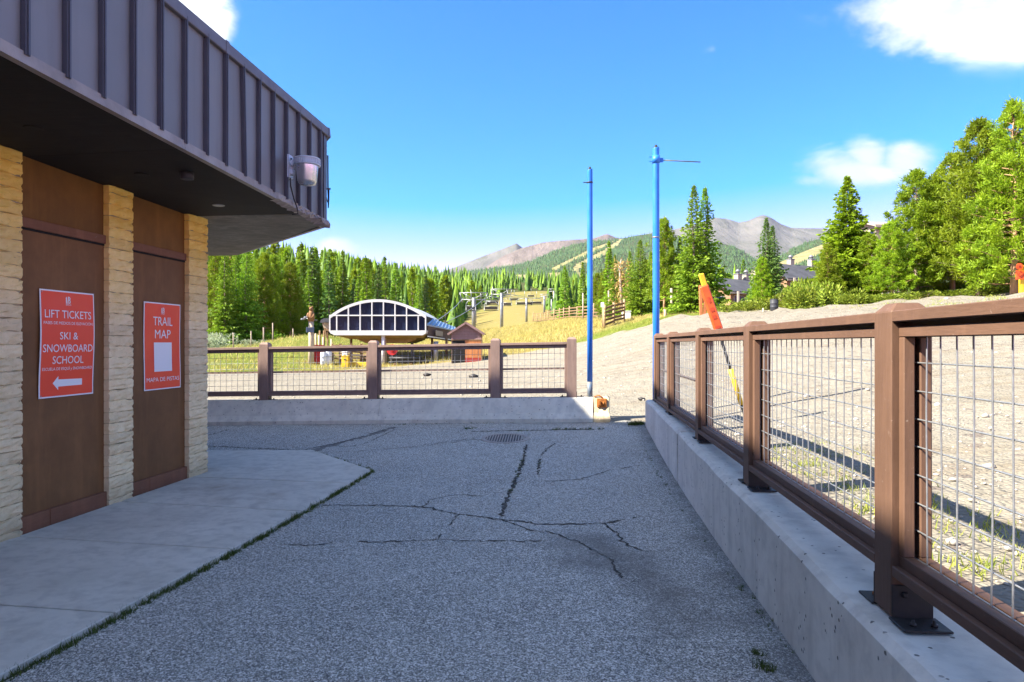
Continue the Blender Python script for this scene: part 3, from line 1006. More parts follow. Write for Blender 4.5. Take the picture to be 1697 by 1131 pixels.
face_run((-5.37, 10.345), (-14, 10.345), zlow(7.985), 20, ZB, ZB)
# corner trim
obj('corner_trim', MB().fbox(FPp - .005, FPp + .014, 7.90, 7.99, zlow(7.9) + .03, ZT, BP), MAT['seam'], tb)
# coping in lengths, with lapped joints
for a, b in ((-14, -6.1), (-6.1, -3.05), (-3.05, 0), (0, 3.05), (3.05, 5.62), (5.62, 8.0)):
    mb = MB()
    mb.fbox(FPp - .05, FPp + .040, a + .002, b - .002, ZT - .045, ZT + .055, BP, .006)
    obj('coping', mb, MAT['coping'], tb)
    obj('coping_joint', MB().fbox(FPp - .04, FPp + .0435, b - .03, b + .02, ZT - .048, ZT + .058, BP), MAT['coping'], tb)
# drip edge: straight lengths and the crumpled end
for a, b in ((-14, -1), (-1, 2.2), (2.2, 5.0), (5.0, 6.6)):
    mb = MB()
    mb.prism([BP(FPp + .028, a, zlow(a) - .008), BP(FPp + .028, b - .004, zlow(b) - .008), BP(FPp + .022, b - .004, zlow(b) + .062), BP(FPp + .022, a, zlow(a) + .062)], BP(-.05, 0, 0))
    obj('drip_edge', mb, MAT['drip'], tb)
mb = MB()
rc = random.Random(12)
NU_, NR = 34, 5
vs, fs = [], []
for i in range(NU_ + 1):
    u = 6.6 + 1.42 * i / NU_
    amp = .004 + .020 * max(0, (i - 6) / NU_)
    for j in range(NR):
        z = zlow(u) - .022 + .085 * j / (NR - 1)
        q = FPp + .026 + (rc.gauss(0, amp) if j < NR - 1 else 0) - (.07 if j == 0 else 0)
        vs.append(BP(q, u + rc.gauss(0, .006), z + (rc.gauss(0, amp * .7) if j < NR - 1 else 0)))
for i in range(NU_):
    for j in range(NR - 1):
        fs.append([i * NR + j, (i + 1) * NR + j, (i + 1) * NR + j + 1, i * NR + j + 1])
mb.add(vs, fs)
tag(obj('drip_edge', mb, MAT['drip'], tb), 'crumpled metal drip edge at the corner')
# soffit lamps
for (px, py, d, r_, hh) in ((310, 294, 5.92, .055, .06),):
    c = P(px, py, d); q = Vector((c.x, c.y, 0))
    p_ = c.x * math.cos(TB) - c.y * math.sin(TB); u_ = c.x * math.sin(TB) + c.y * math.cos(TB)
    z = zsof(p_, u_)
    obj('soffit_lamp', MB().lathe((c.x, c.y, z - hh), [(r_ * .8, 0), (r_, .004), (r_, hh), (r_ * .7, hh + .01)], 18), MAT['drum'], tb)
for (px, py, d, m_) in ((362, 341, 7.15, 'galv'), (55, 210, 4.75, 'soffit'), (235, 290, 5.95, 'soffit')):
    c = P(px, py, d)
    p_ = c.x * math.cos(TB) - c.y * math.sin(TB); u_ = c.x * math.sin(TB) + c.y * math.cos(TB)
    obj('recessed_lamp', MB().lathe((c.x, c.y, zsof(p_, u_) - .006), [(.055, 0), (.062, .004), (.062, .012)], 20), MAT[m_], tb)
# unseen upper storeys, made up and sized to shade the court and fences
def unseen_storey(p0, p1, u0, u1, z0, z1):
    obj('shade_storey', MB().fbox(p0, p1, u0, u1, z0, z1, BP), MAT['siding'], tb)
    obj('shade_storey_coping', MB().fbox(p0 - .1, p1 + .06, u0 - .06, u1 + .06, z1, z1 + .14, BP), MAT['coping'], tb)
    for w in range(int((u1 - u0) / 3)):
        u = u0 + 1.5 + 3 * w
        for zz in range(int((z1 - z0) / 3.4)):
            f = obj('window', MB().fbox(p1 - .02, p1 + .03, u - .7, u + .7, z0 + .9 + 3.3 * zz, z0 + 2.3 + 3.3 * zz, BP), MAT['seam'], tb)
            obj('pane', MB().fbox(p1 + .025, p1 + .035, u - .62, u + .62, z0 + .98 + 3.3 * zz, z0 + 2.22 + 3.3 * zz, BP), MAT['glass'], f)
unseen_storey(-10.44, -7.3, -24, 7.35, 4.1, 9.36)
unseen_storey(-26, -10.45, -24, 7.15, 4.1, 11.05)

# ---------------------------------------------------------------- text
def text_mesh(body, cap, maxw=None, bold=0.):
    cu = bpy.data.curves.new('lettering', 'FONT')
    cu.body = body
    cu.size = cap / .70
    cu.align_x = 'CENTER'
    cu.align_y = 'CENTER'
    cu.resolution_u = 3
    cu.offset = bold
    o = bpy.data.objects.new('lettering', cu)
    C.objects.link(o)
    dg = bpy.context.evaluated_depsgraph_get()
    me = bpy.data.meshes.new_from_object(o.evaluated_get(dg))
    vs = [v.co.copy() for v in me.vertices]; fs = [list(p.vertices) for p in me.polygons]
    bpy.data.objects.remove(o); bpy.data.curves.remove(cu); bpy.data.meshes.remove(me)
    x0, x1 = min(v.x for v in vs), max(v.x for v in vs)
    y0, y1 = min(v.y for v in vs), max(v.y for v in vs)
    s = (maxw / (x1 - x0)) if maxw else 1
    k = cap / (y1 - y0) if not any(ch in body for ch in 'Óyg') else 1
    return [Vector(((v.x - (x0 + x1) / 2) * s, (v.y - (y0 + y1) / 2) * k, 0)) for v in vs], fs

def sign(name, label, u0, u1, zc, W, H, items, curl):
    uc = (u0 + u1) / 2
    org = BP(-4.325, uc, zc)
    t_ = thing(name, label, 'sign', org)
    def warp(a, b):     # a across (+ = along u away), b up; returns world
        # the sheet bellies away from the panel between its screws
        k = .012 + curl * (math.cos(b / H * math.pi * 2.0) * .5 + .5) * .010 + .006 * (a / W + .5)
        sx = a + curl * .006 * math.sin(b / H * math.pi * 1.6)
        return BP(-4.340 + k, uc + sx, zc + b)
    def sheet(a0, a1, b0, b1, off, th):
        mb = MB()
        NX, NZ = 4, 24
        vs, fs = [], []
        for side in (0, 1):
            for j in range(NZ + 1):
                for i in range(NX + 1):
                    w = warp(a0 + (a1 - a0) * i / NX, b0 + (b1 - b0) * j / NZ)
                    vs.append(w + BP(off - (th if side else 0), 0, 0))
        m = (NX + 1) * (NZ + 1)
        for j in range(NZ):
            for i in range(NX):
                q = [j * (NX + 1) + i, j * (NX + 1) + i + 1, (j + 1) * (NX + 1) + i + 1, (j + 1) * (NX + 1) + i]
                fs.append(q); fs.append([m + k for k in q[::-1]])
        ring = [i for i in range(NX + 1)] + [j * (NX + 1) + NX for j in range(1, NZ + 1)] + [NZ * (NX + 1) + i for i in range(NX - 1, -1, -1)] + [j * (NX + 1) for j in range(NZ - 1, 0, -1)]
        for k in range(len(ring)):
            a, b = ring[k], ring[(k + 1) % len(ring)]
            fs.append([a, m + a, m + b, b])
        mb.add(vs, fs, False)
        return mb
    obj('border', sheet(-W / 2, W / 2, -H / 2, H / 2, 0, .004), MAT['print'], t_)
    obj('face', sheet(-W / 2 + .012, W / 2 - .012, -H / 2 + .012, H / 2 - .012, .0012, .001), MAT['red'], t_)
    for it in items:
        mb = MB()
        if it[0] == 'text':
            _, body, fy, cap, fw = it
            vs, fs = text_mesh(body, cap, W * fw)
            for_b = H / 2 - fy * H
            mb.add([warp(v.x, v.y + for_b) + BP(.0030, 0, 0) for v in vs], fs)
            obj('lettering', mb, MAT['print'], t_)
        elif it[0] == 'poly':
            _, pts, fy, nm, mt = it
            b0 = H / 2 - fy * H
            mb.add([warp(x, y + b0) + BP(.0030, 0, 0) for x, y in pts], [list(range(len(pts)))])
            obj(nm, mb, MAT[mt], t_)
    for sx in (-1, 1):
        for sy in (-1, 1):
            c = warp(sx * (W / 2 - .02), sy * (H / 2 - .02)) + BP(.003, 0, 0)
            obj('screw', MB().box(c, (.006, .009, .009), AB, .002), MAT['galv'], t_)
    return t_
def du(d): return -.428 + 1.005 * d
def logo(fy, s):
    # a bar, a split bowl pair and a small word line below
    bar = ('poly', [(-.030 * s, -.028 * s), (-.017 * s, -.028 * s), (-.017 * s, .030 * s), (-.030 * s, .020 * s)], fy, 'logo', 'print')
    st = ('poly', [(-.012 * s, -.028 * s), (-.002 * s, -.028 * s), (.006 * s, .030 * s), (-.004 * s, .030 * s)], fy, 'logo', 'print')
    bl = []
    for cy, r_ in ((.013, .015), (-.012, .017)):
        o_ = [(.006 * s + r_ * 1.05 * s * math.cos(a), cy * s + r_ * s * math.sin(a)) for a in [math.pi / 2 - k * math.pi / 8 for k in range(9)]]
        i_ = [(.006 * s + r_ * .5 * s * math.cos(a), cy * s + r_ * .42 * s * math.sin(a)) for a in [-math.pi / 2 + k * math.pi / 8 for k in range(9)]]
        bl.append(('poly', o_ + i_, fy, 'logo', 'print'))
    return [bar, st] + bl + [('text', 'BRECK', fy + .042 * s, .017 * s, .098 * s)]
W1, H1 = .610, .888
arrow = [(-.165, 0), (-.105, .058), (-.105, .030), (.165, .026), (.165, -.028), (-.105, -.030), (-.105, -.058)]
sign('ticket_sign', 'red sign reading LIFT TICKETS and SKI & SNOWBOARD SCHOOL with a white arrow', du(5.52), du(6.126), 1.6, W1, H1,
     logo(.085, 1.0) + [('text', 'LIFT TICKETS', .222, .066, .855), ('text', 'PASES DE MEDIOS DE ELEVACIÓN', .302, .024, .90), ('text', 'SKI &', .425, .062, .335),
      ('text', 'SNOWBOARD', .542, .064, .915), ('text', 'SCHOOL', .652, .064, .57), ('text', 'ESCUELA DE ESQUÍ y SNOWBOARD', .735, .024, .915), ('poly', arrow, .868, 'arrow', 'print')], 1.0)
W2, H2 = .615, .895
sign('trail_map_sign', 'red sign reading TRAIL MAP with a blank pale square on it', du(6.845), du(7.463) - .0, 1.575, W2, H2,
     logo(.085, .95) + [('text', 'TRAIL', .212, .088, .53), ('text', 'MAP', .36, .088, .43), ('poly', [(-.15, -.15), (.15, -.15), (.15, .15), (-.15, .15)], .625, 'blank_square', 'print'),
      ('text', 'MAPA DE PISTAS', .882, .043, .89)], -.5)

# ---------------------------------------------------------------- flood light on the fascia
c = P(509, 270, 7.15)
lt = thing('flood_light', 'silver barn light with a ribbed collar bracketed to the metal fascia', 'light', c)
zc = c.z
obj('shade', MB().lathe((c.x, c.y, zc - .24), [(.0, .0), (.055, .004), (.085, .018), (.098, .05), (.112, .20), (.114, .215)], 28), MAT['shade'], lt)
obj('collar', MB().lathe((c.x, c.y, zc - .035), [(.118, 0), (.136, .004), (.136, .012), (.128, .016), (.128, .062), (.136, .066), (.13, .078), (.06, .095)], 28), MAT['lampwhite'], lt)
mb = MB()
for k in range(36):
    a = 2 * math.pi * k / 36
    mb.box((c.x + .130 * math.cos(a), c.y + .130 * math.sin(a), zc + .004), (.010, .010, .040), Matrix.Rotation(a, 3, 'Z'))
obj('collar_rib', mb, MAT['lampwhite'], lt)
pc = c.x * math.cos(TB) - c.y * math.sin(TB); uc = c.x * math.sin(TB) + c.y * math.cos(TB)
mb = MB()
mb.bar(BP(FPp + .04, uc - .02, zc - .02), BP(pc - .08, uc, zc + .045), .055, .06, bev=.01)
mb.bar(BP(FPp + .04, uc - .02, zc - .10), BP(pc - .16, uc, zc + .01), .02, .05)
obj('arm', mb, MAT['lampwhite'], lt)
mb = MB()
mb.fbox(FPp + .0, FPp + .045, uc - .075, uc + .045, zc - .17, zc + .085, BP, .012)
mb.lathe(BP(FPp + .05, uc - .015, zc - .13), [(.03, 0), (.035, .02), (.035, .05), (.02, .06)], 12)
obj('bracket', mb, MAT['lampwhite'], lt)
mb = MB()
for dz in (-.12, .04):
    mb.box(BP(FPp + .05, uc - .015, zc + dz), (.012, .018, .018), AB, .003)
obj('bolt', mb, MAT['black'], lt)
mb = MB()
mb.tube([BP(FPp + .05, uc - .04, zc - .16), BP(FPp + .045, uc - .02, zc - .24), BP(FPp + .05, uc + .05, zc - .36), BP(FPp + .055, uc + .12, zc - .44), BP(FPp + .055, uc + .14, zc - .50), BP(FPp - .0, uc + .12, zc - .51)], .007, 6)
obj('cable', mb, MAT['black'], lt)

# antenna at the corner
b_ = P(544, 345, 8.35)
an = thing('antenna', 'thin whip antenna clamped to the corner of the metal fascia', 'antenna', b_)
obj('whip', MB().tube([P(543.6, 313, 8.35), P(543.2, 258, 8.35)], .0105, 8), MAT['rod'] if False else plain('antenna_fibreglass', (.12, .20, .22), rough=.5), an)
mb = MB()
mb.tube([P(544, 345, 8.35), P(544.5, 330, 8.35), P(544.2, 313, 8.35)], [.007, .011, .014], 8)
mb.bar(P(537, 313, 8.25), P(547, 313.5, 8.35), .02, .02)
obj('clamp', mb, MAT['black'], an)
obj('lead', MB().tube([P(531, 308, 8.2), P(538, 312, 8.3), P(540, 322, 8.33), P(543, 336, 8.36)], .005, 6), MAT['black'], an)

# ================================================================ right-hand wall
def wall_top(u): return .535 + (u - 2.2) * .0208
cw_ = thing('concrete_wall', 'low grey concrete wall carrying the brown wire fence beside the asphalt', 'wall', FP(1.28, 4, 0))
def wall_seg(name, u0, u1, endround=False):
    mb = MB()
    us = list(np.linspace(u0, u1, 9))
    vs, fs = [], []
    def prof(u):
        zt = wall_top(u)
        return [(1.095, -.3), (1.095, zt - .026), (1.125, zt), (1.44, zt + .004), (1.46, zt - .02), (1.46, -.3)]
    rr = random.Random(int(u0 * 10))
    for u in us:
        for k, (p, z) in enumerate(prof(u)):
            jit = rr.gauss(0, .003) if k in (1, 2) else 0
            vs.append(FP(p + jit, u, z + jit))
    if endround:
        for off, inset in ((.05, .025), (.085, .07)):
            for (p, z) in prof(u1):
                vs.append(FP(min(max(p, 1.095 + inset), 1.46 - inset), u1 + off, z - (inset * .7 if z > 0 else 0)))
    n = len(vs) // 6
    for i in range(n - 1):
        for k in range(6):
            fs.append([i * 6 + k, i * 6 + (k + 1) % 6, (i + 1) * 6 + (k + 1) % 6, (i + 1) * 6 + k][::-1])
    fs.append([k for k in range(6)]); fs.append([(n - 1) * 6 + k for k in range(6)][::-1])
    mb.add(vs, fs)
    return obj(name, mb, MAT['wall'], cw_)
bnd = [-9, -3.4, 1.2, 4.35, 7.6, 11.05]
for i in range(len(bnd) - 1):
    wall_seg('wall_section', bnd[i], bnd[i + 1] - .006, i == len(bnd) - 2)
obj('joint_core', MB().fbox(1.15, 1.42, -9, 11, -.25, .50), MAT['crack'], cw_)

# ---------------------------------------------------------------- fence builder
def frame_pts(fr, a0, fixed, along_u):
    pass
ZTOP = EYE + .158
def fence_post(fn, parent, p, u, zt, zb, s=.15, mat='fence'):
    """fn(p,u,z) world; post centred at p,u"""
    mb = MB()
    M = AF
    h = s / 2
    ins = .032
    vs = []
    for (z, r_) in ((zb, h), (zt - .034, h), (zt, h - ins)):
        for (a, b) in ((-1, -1), (1, -1), (1, 1), (-1, 1)):
            vs.append(FP(p + a * r_, u + b * r_, z))
    fs = [[0, 1, 2, 3][::-1], [8, 9, 10, 11]]
    for i in range(2):
        for k in range(4):
            fs.append([i * 4 + k, i * 4 + (k + 1) % 4, (i + 1) * 4 + (k + 1) % 4, (i + 1) * 4 + k])
    bm = bmesh.new()
    bv = [bm.verts.new(v) for v in vs]
    for f in fs: bm.faces.new([bv[i] for i in f])
    bmesh.ops.bevel(bm, geom=list(bm.edges), offset=.004, segments=1, affect='EDGES')
    bm.verts.index_update()
    mb.add([v.co.copy() for v in bm.verts], [[v.index for v in f.verts] for f in bm.faces])
    bm.free()
    return obj('post', mb, MAT[mat], parent)

# right-hand fence along u at p=1.27
rfence = thing('wire_panel_fence', 'brown timber fence with wire mesh panels standing on the low concrete wall', 'fence', FP(1.27, 4, .55))
PC = 1.27
post_u = [-3.55, -1.45, .66, 2.82, 5.00, 7.0, 9.2, 10.76]
zr = lambda h: EYE + h
for u in post_u:
    wt = wall_top(u)
    po = fence_post(FP, rfence, PC, u, ZTOP, wt + .012)
    for s in (-1, 1):
        br = MB()
        f0 = u + s * .075
        a, b = sorted((f0, f0 + s * .008))
        br.fbox(PC - .075, PC + .075, a, b, wt + .004, wt + .135, FP, .002)
        a, b = sorted((f0, f0 + s * .13))
        br.fbox(PC - .085, PC + .085, a, b, wt + .004, wt + .013, FP, .002)
        bo = obj('bracket', br, MAT['bracket'], rfence)
        bm_ = MB()
        for q in (-.035, .04):
            bm_.lathe(FP(PC + q, f0 + s * .085, wt + .013), [(.013, 0), (.013, .009), (.007, .010), (.007, .02), (.004, .022)], 6)
        obj('bolt', bm_, MAT['rust'] if s > 0 else MAT['bracket'], bo)
        c_ = FP(PC - .03, f0 + s * .012, wt + .10)
        bm_ = MB().box(c_, (.022, .014, .022), AF, .004)
        obj('bolt', bm_, MAT['bracket'], bo)

def mesh_panel(fn, a0, a1, z0, z1, pitch, r, q0, wob=0):
    """welded wire sheet; fn(a, z, q) world"""
    mb = MB()
    rr = random.Random(int(a0 * 100) + 7)
    n = round((a1 - a0) / pitch)
    for i in range(n + 1):
        a = a0 + (a1 - a0) * i / n
        b = [fn(a + rr.gauss(0, wob), z0 + (z1 - z0) * k / 3, q0 + rr.gauss(0, wob)) for k in range(4)]
        mb.tube(b, r, 6, False)
    m = round((z1 - z0) / pitch)
    for j in range(m + 1):
        z = z0 + (z1 - z0) * j / m
        b = [fn(a0 + (a1 - a0) * k / 4, z + rr.gauss(0, wob), q0 + 2 * r) for k in range(5)]
        mb.tube(b, r, 6, False)
    return mb

def fence_bay(parent, fn, M, a0, a1, hz, qs=1, midbar=False, pitch=.1016, wr=.0032, pm=('fence', 'fence_b')):
    """one bay between post faces a0..a1. fn(a, z, q): q from -.075 (front) to .075 (back). hz = heights (cap top, bottom-rail underside)"""
    zt, zb = hz(a0, a1)
    def beam(name, A, B, q, w, h, up, bev=.003):
        return obj(name, MB().bar(A, B, w, h, up, bev), MAT[pm[1]], parent)
    zc = lambda a: zt[0] + (zt[1] - zt[0]) * (a - a0) / (a1 - a0)
    zd = lambda a: zb[0] + (zb[1] - zb[0]) * (a - a0) / (a1 - a0)
    q = .0
    # flat cap board and flat bottom board
    beam('top_rail', fn(a0, zc(a0) - .021, q), fn(a1, zc(a1) - .021, q), 0, .148, .042, (0, 0, 1))
    beam('bottom_rail', fn(a0, zd(a0) + .020, q), fn(a1, zd(a1) + .020, q), 0, .148, .040, (0, 0, 1))
    for qq, nm in ((-.028, 'frame'), (.032, 'frame')):
        beam(nm + '_rail', fn(a0 + .001, zc(a0) - .080, qq), fn(a1 - .001, zc(a1) - .080, qq), 0, .040, .040, (0, 0, 1))
        beam(nm + '_rail', fn(a0 + .001, zd(a0) + .062, qq), fn(a1 - .001, zd(a1) + .062, qq), 0, .040, .042, (0, 0, 1))
        for aa in (a0 + .021, a1 - .021):
            obj(nm + '_stile', MB().bar(fn(aa, zd(aa) + .084, qq), fn(aa, zc(aa) - .101, qq), .040, .040, fn(1, 0, 0) - fn(0, 0, 0), .003), MAT[pm[0]], parent)
    # recessed filler below the cap board
    beam('filler', fn(a0 + .002, zc(a0) - .051, .004), fn(a1 - .002, zc(a1) - .051, .004), 0, .05, .018, (0, 0, 1), 0)
    zm0, zm1 = zd(a0) + .075, zc(a0) - .09
    def fz(a, z, qq):
        k = (z - zm0) / (zm1 - zm0)
        return fn(a, (zd(a) + .075) * (1 - k) + (zc(a) - .09) * k, qq)
    m_ = mesh_panel(fz, a0 + .012, a1 - .012, zm0, zm1, pitch, wr, .0, .0012)
    obj('wire_mesh', m_, MAT['wire'], parent)
    if midbar:
        zz = lambda a: zd(a) * .52 + zc(a) * .48
        beam('mid_rail', fn(a0 + .041, zz(a0), .034), fn(a1 - .041, zz(a1), .034), 0, .02, .032, (0, 0, 1), .002)

for i, (a, b) in enumerate(zip(post_u[:-1], post_u[1:])):
    fence_bay(rfence, lambda a_, z_, q_: FP(PC + q_, a_, z_), AF, a + .076, b - .076, lambda a0, a1: ((EYE + .125, EYE + .125), (EYE - .885, EYE - .885)), midbar=i >= 5)

# ================================================================ jersey barrier and its fence
bar = thing('concrete_barrier', 'pitted grey concrete barrier across the end of the asphalt', 'barrier', FP(-3, 11.6, .2))
def btop(p): return .712 + (p - .5) * .0165
def barrier_seg(p0, p1, mat, name, rough=0., seed=1):
    rr = random.Random(seed)
    vs, fs = [], []
    ps = list(np.linspace(p0, p1, max(3, int((p1 - p0) / .12))))
    for i, p in enumerate(ps):
        zt = btop(p)
        v = FP(p, 11.36, 0); zb = az(v.x, v.y) - .12
        pr = [(11.33, zb), (11.335, zb + .18), (11.42, zb + .27), (11.545, zt - .02), (11.56, zt), (11.74, zt), (11.755, zt - .02), (11.95, zb + .27), (12.0, zb)]
        for (u, z) in pr:
            j = rr.gauss(0, .002 + rough)
            vs.append(FP(p + rr.gauss(0, rough), u + j, z + rr.gauss(0, rough * .8)))
    K = 9
    for i in range(len(ps) - 1):
        for k in range(K - 1):
            fs.append([i * K + k, i * K + k + 1, (i + 1) * K + k + 1, (i + 1) * K + k][::-1])
    fs.append(list(range(K))); fs.append([(len(ps) - 1) * K + k for k in range(K)][::-1])
    return obj(name, MB().add(vs, fs), MAT[mat], bar)
barrier_seg(-10.4, -3.35, 'barrier', 'barrier_section', 0, 1)
barrier_seg(-3.345, .27, 'barrier', 'barrier_section', 0, 2)
tag(barrier_seg(.274, .54, 'barrier_end', 'barrier_end', .014, 3), 'chipped yellowish barrier end')
mb = MB()
mb.fbox(.34, .50, 11.44, 11.56, btop(.4) - .16, btop(.4) - .02, FP, .006)
mb.fbox(.36, .40, 11.40, 11.47, btop(.4) - .13, btop(.4) - .05, FP, .004)
mb.lathe(FP(.45, 11.44, btop(.4) - .12), [(.012, 0), (.016, .02), (.012, .05)], 8)
mb.tube([FP(.30, 11.56, btop(.3) + .01), FP(.38, 11.55, btop(.3) + .03), FP(.44, 11.52, btop(.3) - .01)], .012, 6)
tag(obj('rusty_bracket', mb, MAT['rust'], bar), 'rusty steel bracket')
bf = thing('wire_panel_fence', 'lower brown fence with wire mesh standing on the concrete barrier in front of the lift', 'fence', FP(-3, 11.65, .65))
BU = 11.64
bp_ = [-9.1, -7.2, -5.44, -3.49, -1.365, -.075]
for p in bp_:
    zt = 1.712 + (p + .1) * .0165
    fence_post(FP, bf, p, BU, zt, btop(p) - .01, .16, 'fence_faded_lit')
    for s in (-1, 1):
        f0 = p + s * .08
        br = MB()
        a, b = sorted((f0, f0 + s * .007))
        br.fbox(a, b, BU - .06, BU + .06, btop(p), btop(p) + .09)
        a, b = sorted((f0, f0 + s * .12))
        br.fbox(a, b, BU - .06, BU + .06, btop(p), btop(p) + .008)
        br.lathe(FP(f0 + s * .08, BU - .02, btop(p) + .008), [(.013, 0), (.013, .012), (.006, .03)], 6)
        obj('bracket', br, MAT['bracket'], bf)
for a, b in zip(bp_[:-1], bp_[1:]):
    hz = lambda a0, a1: ((1.632 + (a0 + .1) * .0165, 1.632 + (a1 + .1) * .0165), (.772 + (a0 + .1) * .0165, .772 + (a1 + .1) * .0165))
    fence_bay(bf, lambda a_, z_, q_: FP(a_, BU + q_, z_), AF, a + .081, b - .081, hz, midbar=True, pm=('fence_faded_lit', 'fence_faded_lit'))

# ================================================================ blue poles
def blue_pole(label, foot, top, r_, arm):
    t_ = thing('blue_pole', label, 'pole', foot, 'blue poles beside the gap in the fences')
    x, y, z0 = foot
    z1 = top
    obj('pipe', MB().tube([(x, y, z0 + .27), (x + .004, y, (z0 + z1) / 2), (x, y, z1 - .01), (x, y, z1)], r_, 20), MAT['blue'], t_)
    obj('sleeve', MB().tube([(x, y, z0), (x, y, z0 + .275)], r_ * 1.01, 20), MAT['blue_worn'], t_)
    obj('cap', MB().lathe((x, y, z1), [(r_ * .96, 0), (r_ * .96, .012), (r_ * .42, .014), (r_ * .40, .05), (.004, .054)], 14), MAT['bracket'], t_)
    if arm:
        mb = MB()
        mb.tube([(x, y, z1 - .24), (x, y, z1 - .12)], r_ * 1.18, 16)
        mb.box((x + r_ + .03, y, z1 - .19), (.07, .03, .07), ID, .008)
        mb.box((x - r_ - .03, y, z1 - .14), (.05, .012, .012)); mb.box((x - r_ - .03, y, z1 - .21), (.05, .012, .012))
        obj('collar', mb, MAT['blue'], t_)
        obj('rod', MB().tube([(x + r_ + .05, y, z1 - .19), (x + r_ + .66, y + .02, z1 - .215)], .009, 8), MAT['rod'], t_)
        obj('seam_ring', MB().tube([(x, y, z1 - 1.43), (x, y, z1 - 1.41)], r_ * 1.05, 18), MAT['galv'], t_)
    else:
        mb = MB()
        mb.tube([(x, y, z1 - .225), (x, y, z1 - .20)], r_ * 1.12, 16)
        mb.box((x - r_ - .03, y, z1 - .21), (.07, .012, .014))
        obj('collar', mb, MAT['bracket'], t_)
v = FP(.26, 11.66, 0)
f1 = (PX(977.5, 11.55), 11.55, btop(.26) - .02)
blue_pole('plain blue steel pole standing on the end of the concrete barrier', f1, P(977, 282, 11.55).z, .046, False)
f2x, f2y = PX(1087, 10.95), 10.95
blue_pole('taller blue steel pole with a thin sideways rod beside the end of the fence', (f2x, f2y, gz(f2x, f2y) - .02), P(1087, 246, 10.95).z, .053, True)

# storm drain
dx, dy = ag(838, 727)
dr = thing('storm_drain', 'round cast iron grate set in the cracked asphalt', 'drain cover', (dx, dy, az(dx, dy)))
mb = MB()
z0 = az(dx, dy)
n = 32
vs, fs = [], []
for r_, z in ((.36, -.02), (.36, .008), (.30, .010), (.295, -.004)):
    for k in range(n):
        a = 2 * math.pi * k / n
        xx, yy = dx + r_ * math.cos(a), dy + r_ * math.sin(a)
        vs.append((xx, yy, az(xx, yy) + z))
for i in range(3):
    for k in range(n):
        fs.append([i * n + k, i * n + (k + 1) % n, (i + 1) * n + (k + 1) % n, (i + 1) * n + k])
mb.add(vs, fs)
obj('rim', mb, MAT['iron'], dr)
mb = MB(); mb.add([(dx + .3 * math.cos(2 * math.pi * k / n), dy + .3 * math.sin(2 * math.pi * k / n), az(dx, dy + .3 * math.sin(2 * math.pi * k / n)) + .004) for k in range(n)], [list(range(n))])
obj('pit', mb, MAT['bracket'], dr)
for k in range(15):
    a = -.27 + .54 * k / 14
    h = math.sqrt(max(0, .295 ** 2 - a * a)) * .97
    sh = .05
    obj('grate_bar', MB().bar((dx + a - sh * h, dy - h, az(dx, dy - h) + .006), (dx + a + sh * h, dy + h, az(dx, dy + h) + .006), .018, .014, bev=.003), MAT['iron'], dr)
# ================================================================ lift terminal
D0 = 46.0
K0 = D0 / F
def T(px, py, back=0.):
    v = P(px, py, D0)
    return Vector((v.x, D0 + back, v.z))
lt_foot = gz(PX(632, D0), D0)
MAT['termwhite'] = plain('terminal_white', (.58, .58, .57), (.50, .50, .50), 1.5, .5, .35)
term = thing('lift_terminal', 'chairlift terminal with an arched white framed front of dark glass', 'lift station', (PX(632, D0), D0, lt_foot))
cx, cyb, Rr = 626.5, 496.5 + 129.5, 129.5
def arch(px, inset=0.):
    r = Rr - inset
    return cyb - math.sqrt(max(1, r * r - (px - cx) ** 2))
# white shell: arched rim extruded back
outer = [(px, arch(px)) for px in np.linspace(547.5, 705.5, 25)]
outer = [(547, 551)] + [(546, 524)] + outer + [(707, 524)] + [(706, 551)]
inner = [(px, max(arch(px, 6.2), 500)) for px in np.linspace(556, 697, 25)]
def ring(name, o_, i_, back0, back1, mat, parent):
    mb = MB()
    n = len(o_)
    vs = [T(x, y, back0) for x, y in o_] + [T(x, y, back0) for x, y in i_] + [T(x, y, back1) for x, y in o_] + [T(x, y, back1) for x, y in i_]
    fs = []
    for i in range(n - 1):
        fs += [[i, i + 1, n + i + 1, n + i], [2 * n + i, 3 * n + i, 3 * n + i + 1, 2 * n + i + 1], [i, 2 * n + i, 2 * n + i + 1, i + 1], [n + i, n + i + 1, 3 * n + i + 1, 3 * n + i]]
    fs += [[0, n, 3 * n, 2 * n], [n - 1, 3 * n - 1, 4 * n - 1, 2 * n - 1]]
    mb.add(vs, fs)
    return obj(name, mb, mat, parent)
xs = np.linspace(547, 706, 27)
ring('arch_frame', [(x, arch(x)) for x in xs], [(x, arch(x, 4.4) if 553 < x < 700 else arch(x) + 4.8) for x in xs], -.14, .25, MAT['termwhite'], term)
# roof skin running back
mb = MB()
vs = [T(x, arch(x) + .3, .2) for x in xs] + [T(x, arch(x) + .6, 8.) for x in xs]
mb.add(vs, [[i, i + 1, len(xs) + i + 1, len(xs) + i] for i in range(len(xs) - 1)], True)
obj('roof', mb, MAT['termwhite'], term)
mb = MB(); mb.prism([T(547.5, 524, .06), T(705.5, 524, .06), T(705.5, 550, .06), T(547.5, 550, .06)], (0, 7.8, 0))
obj('cabin_body', mb, MAT['dark'], term)
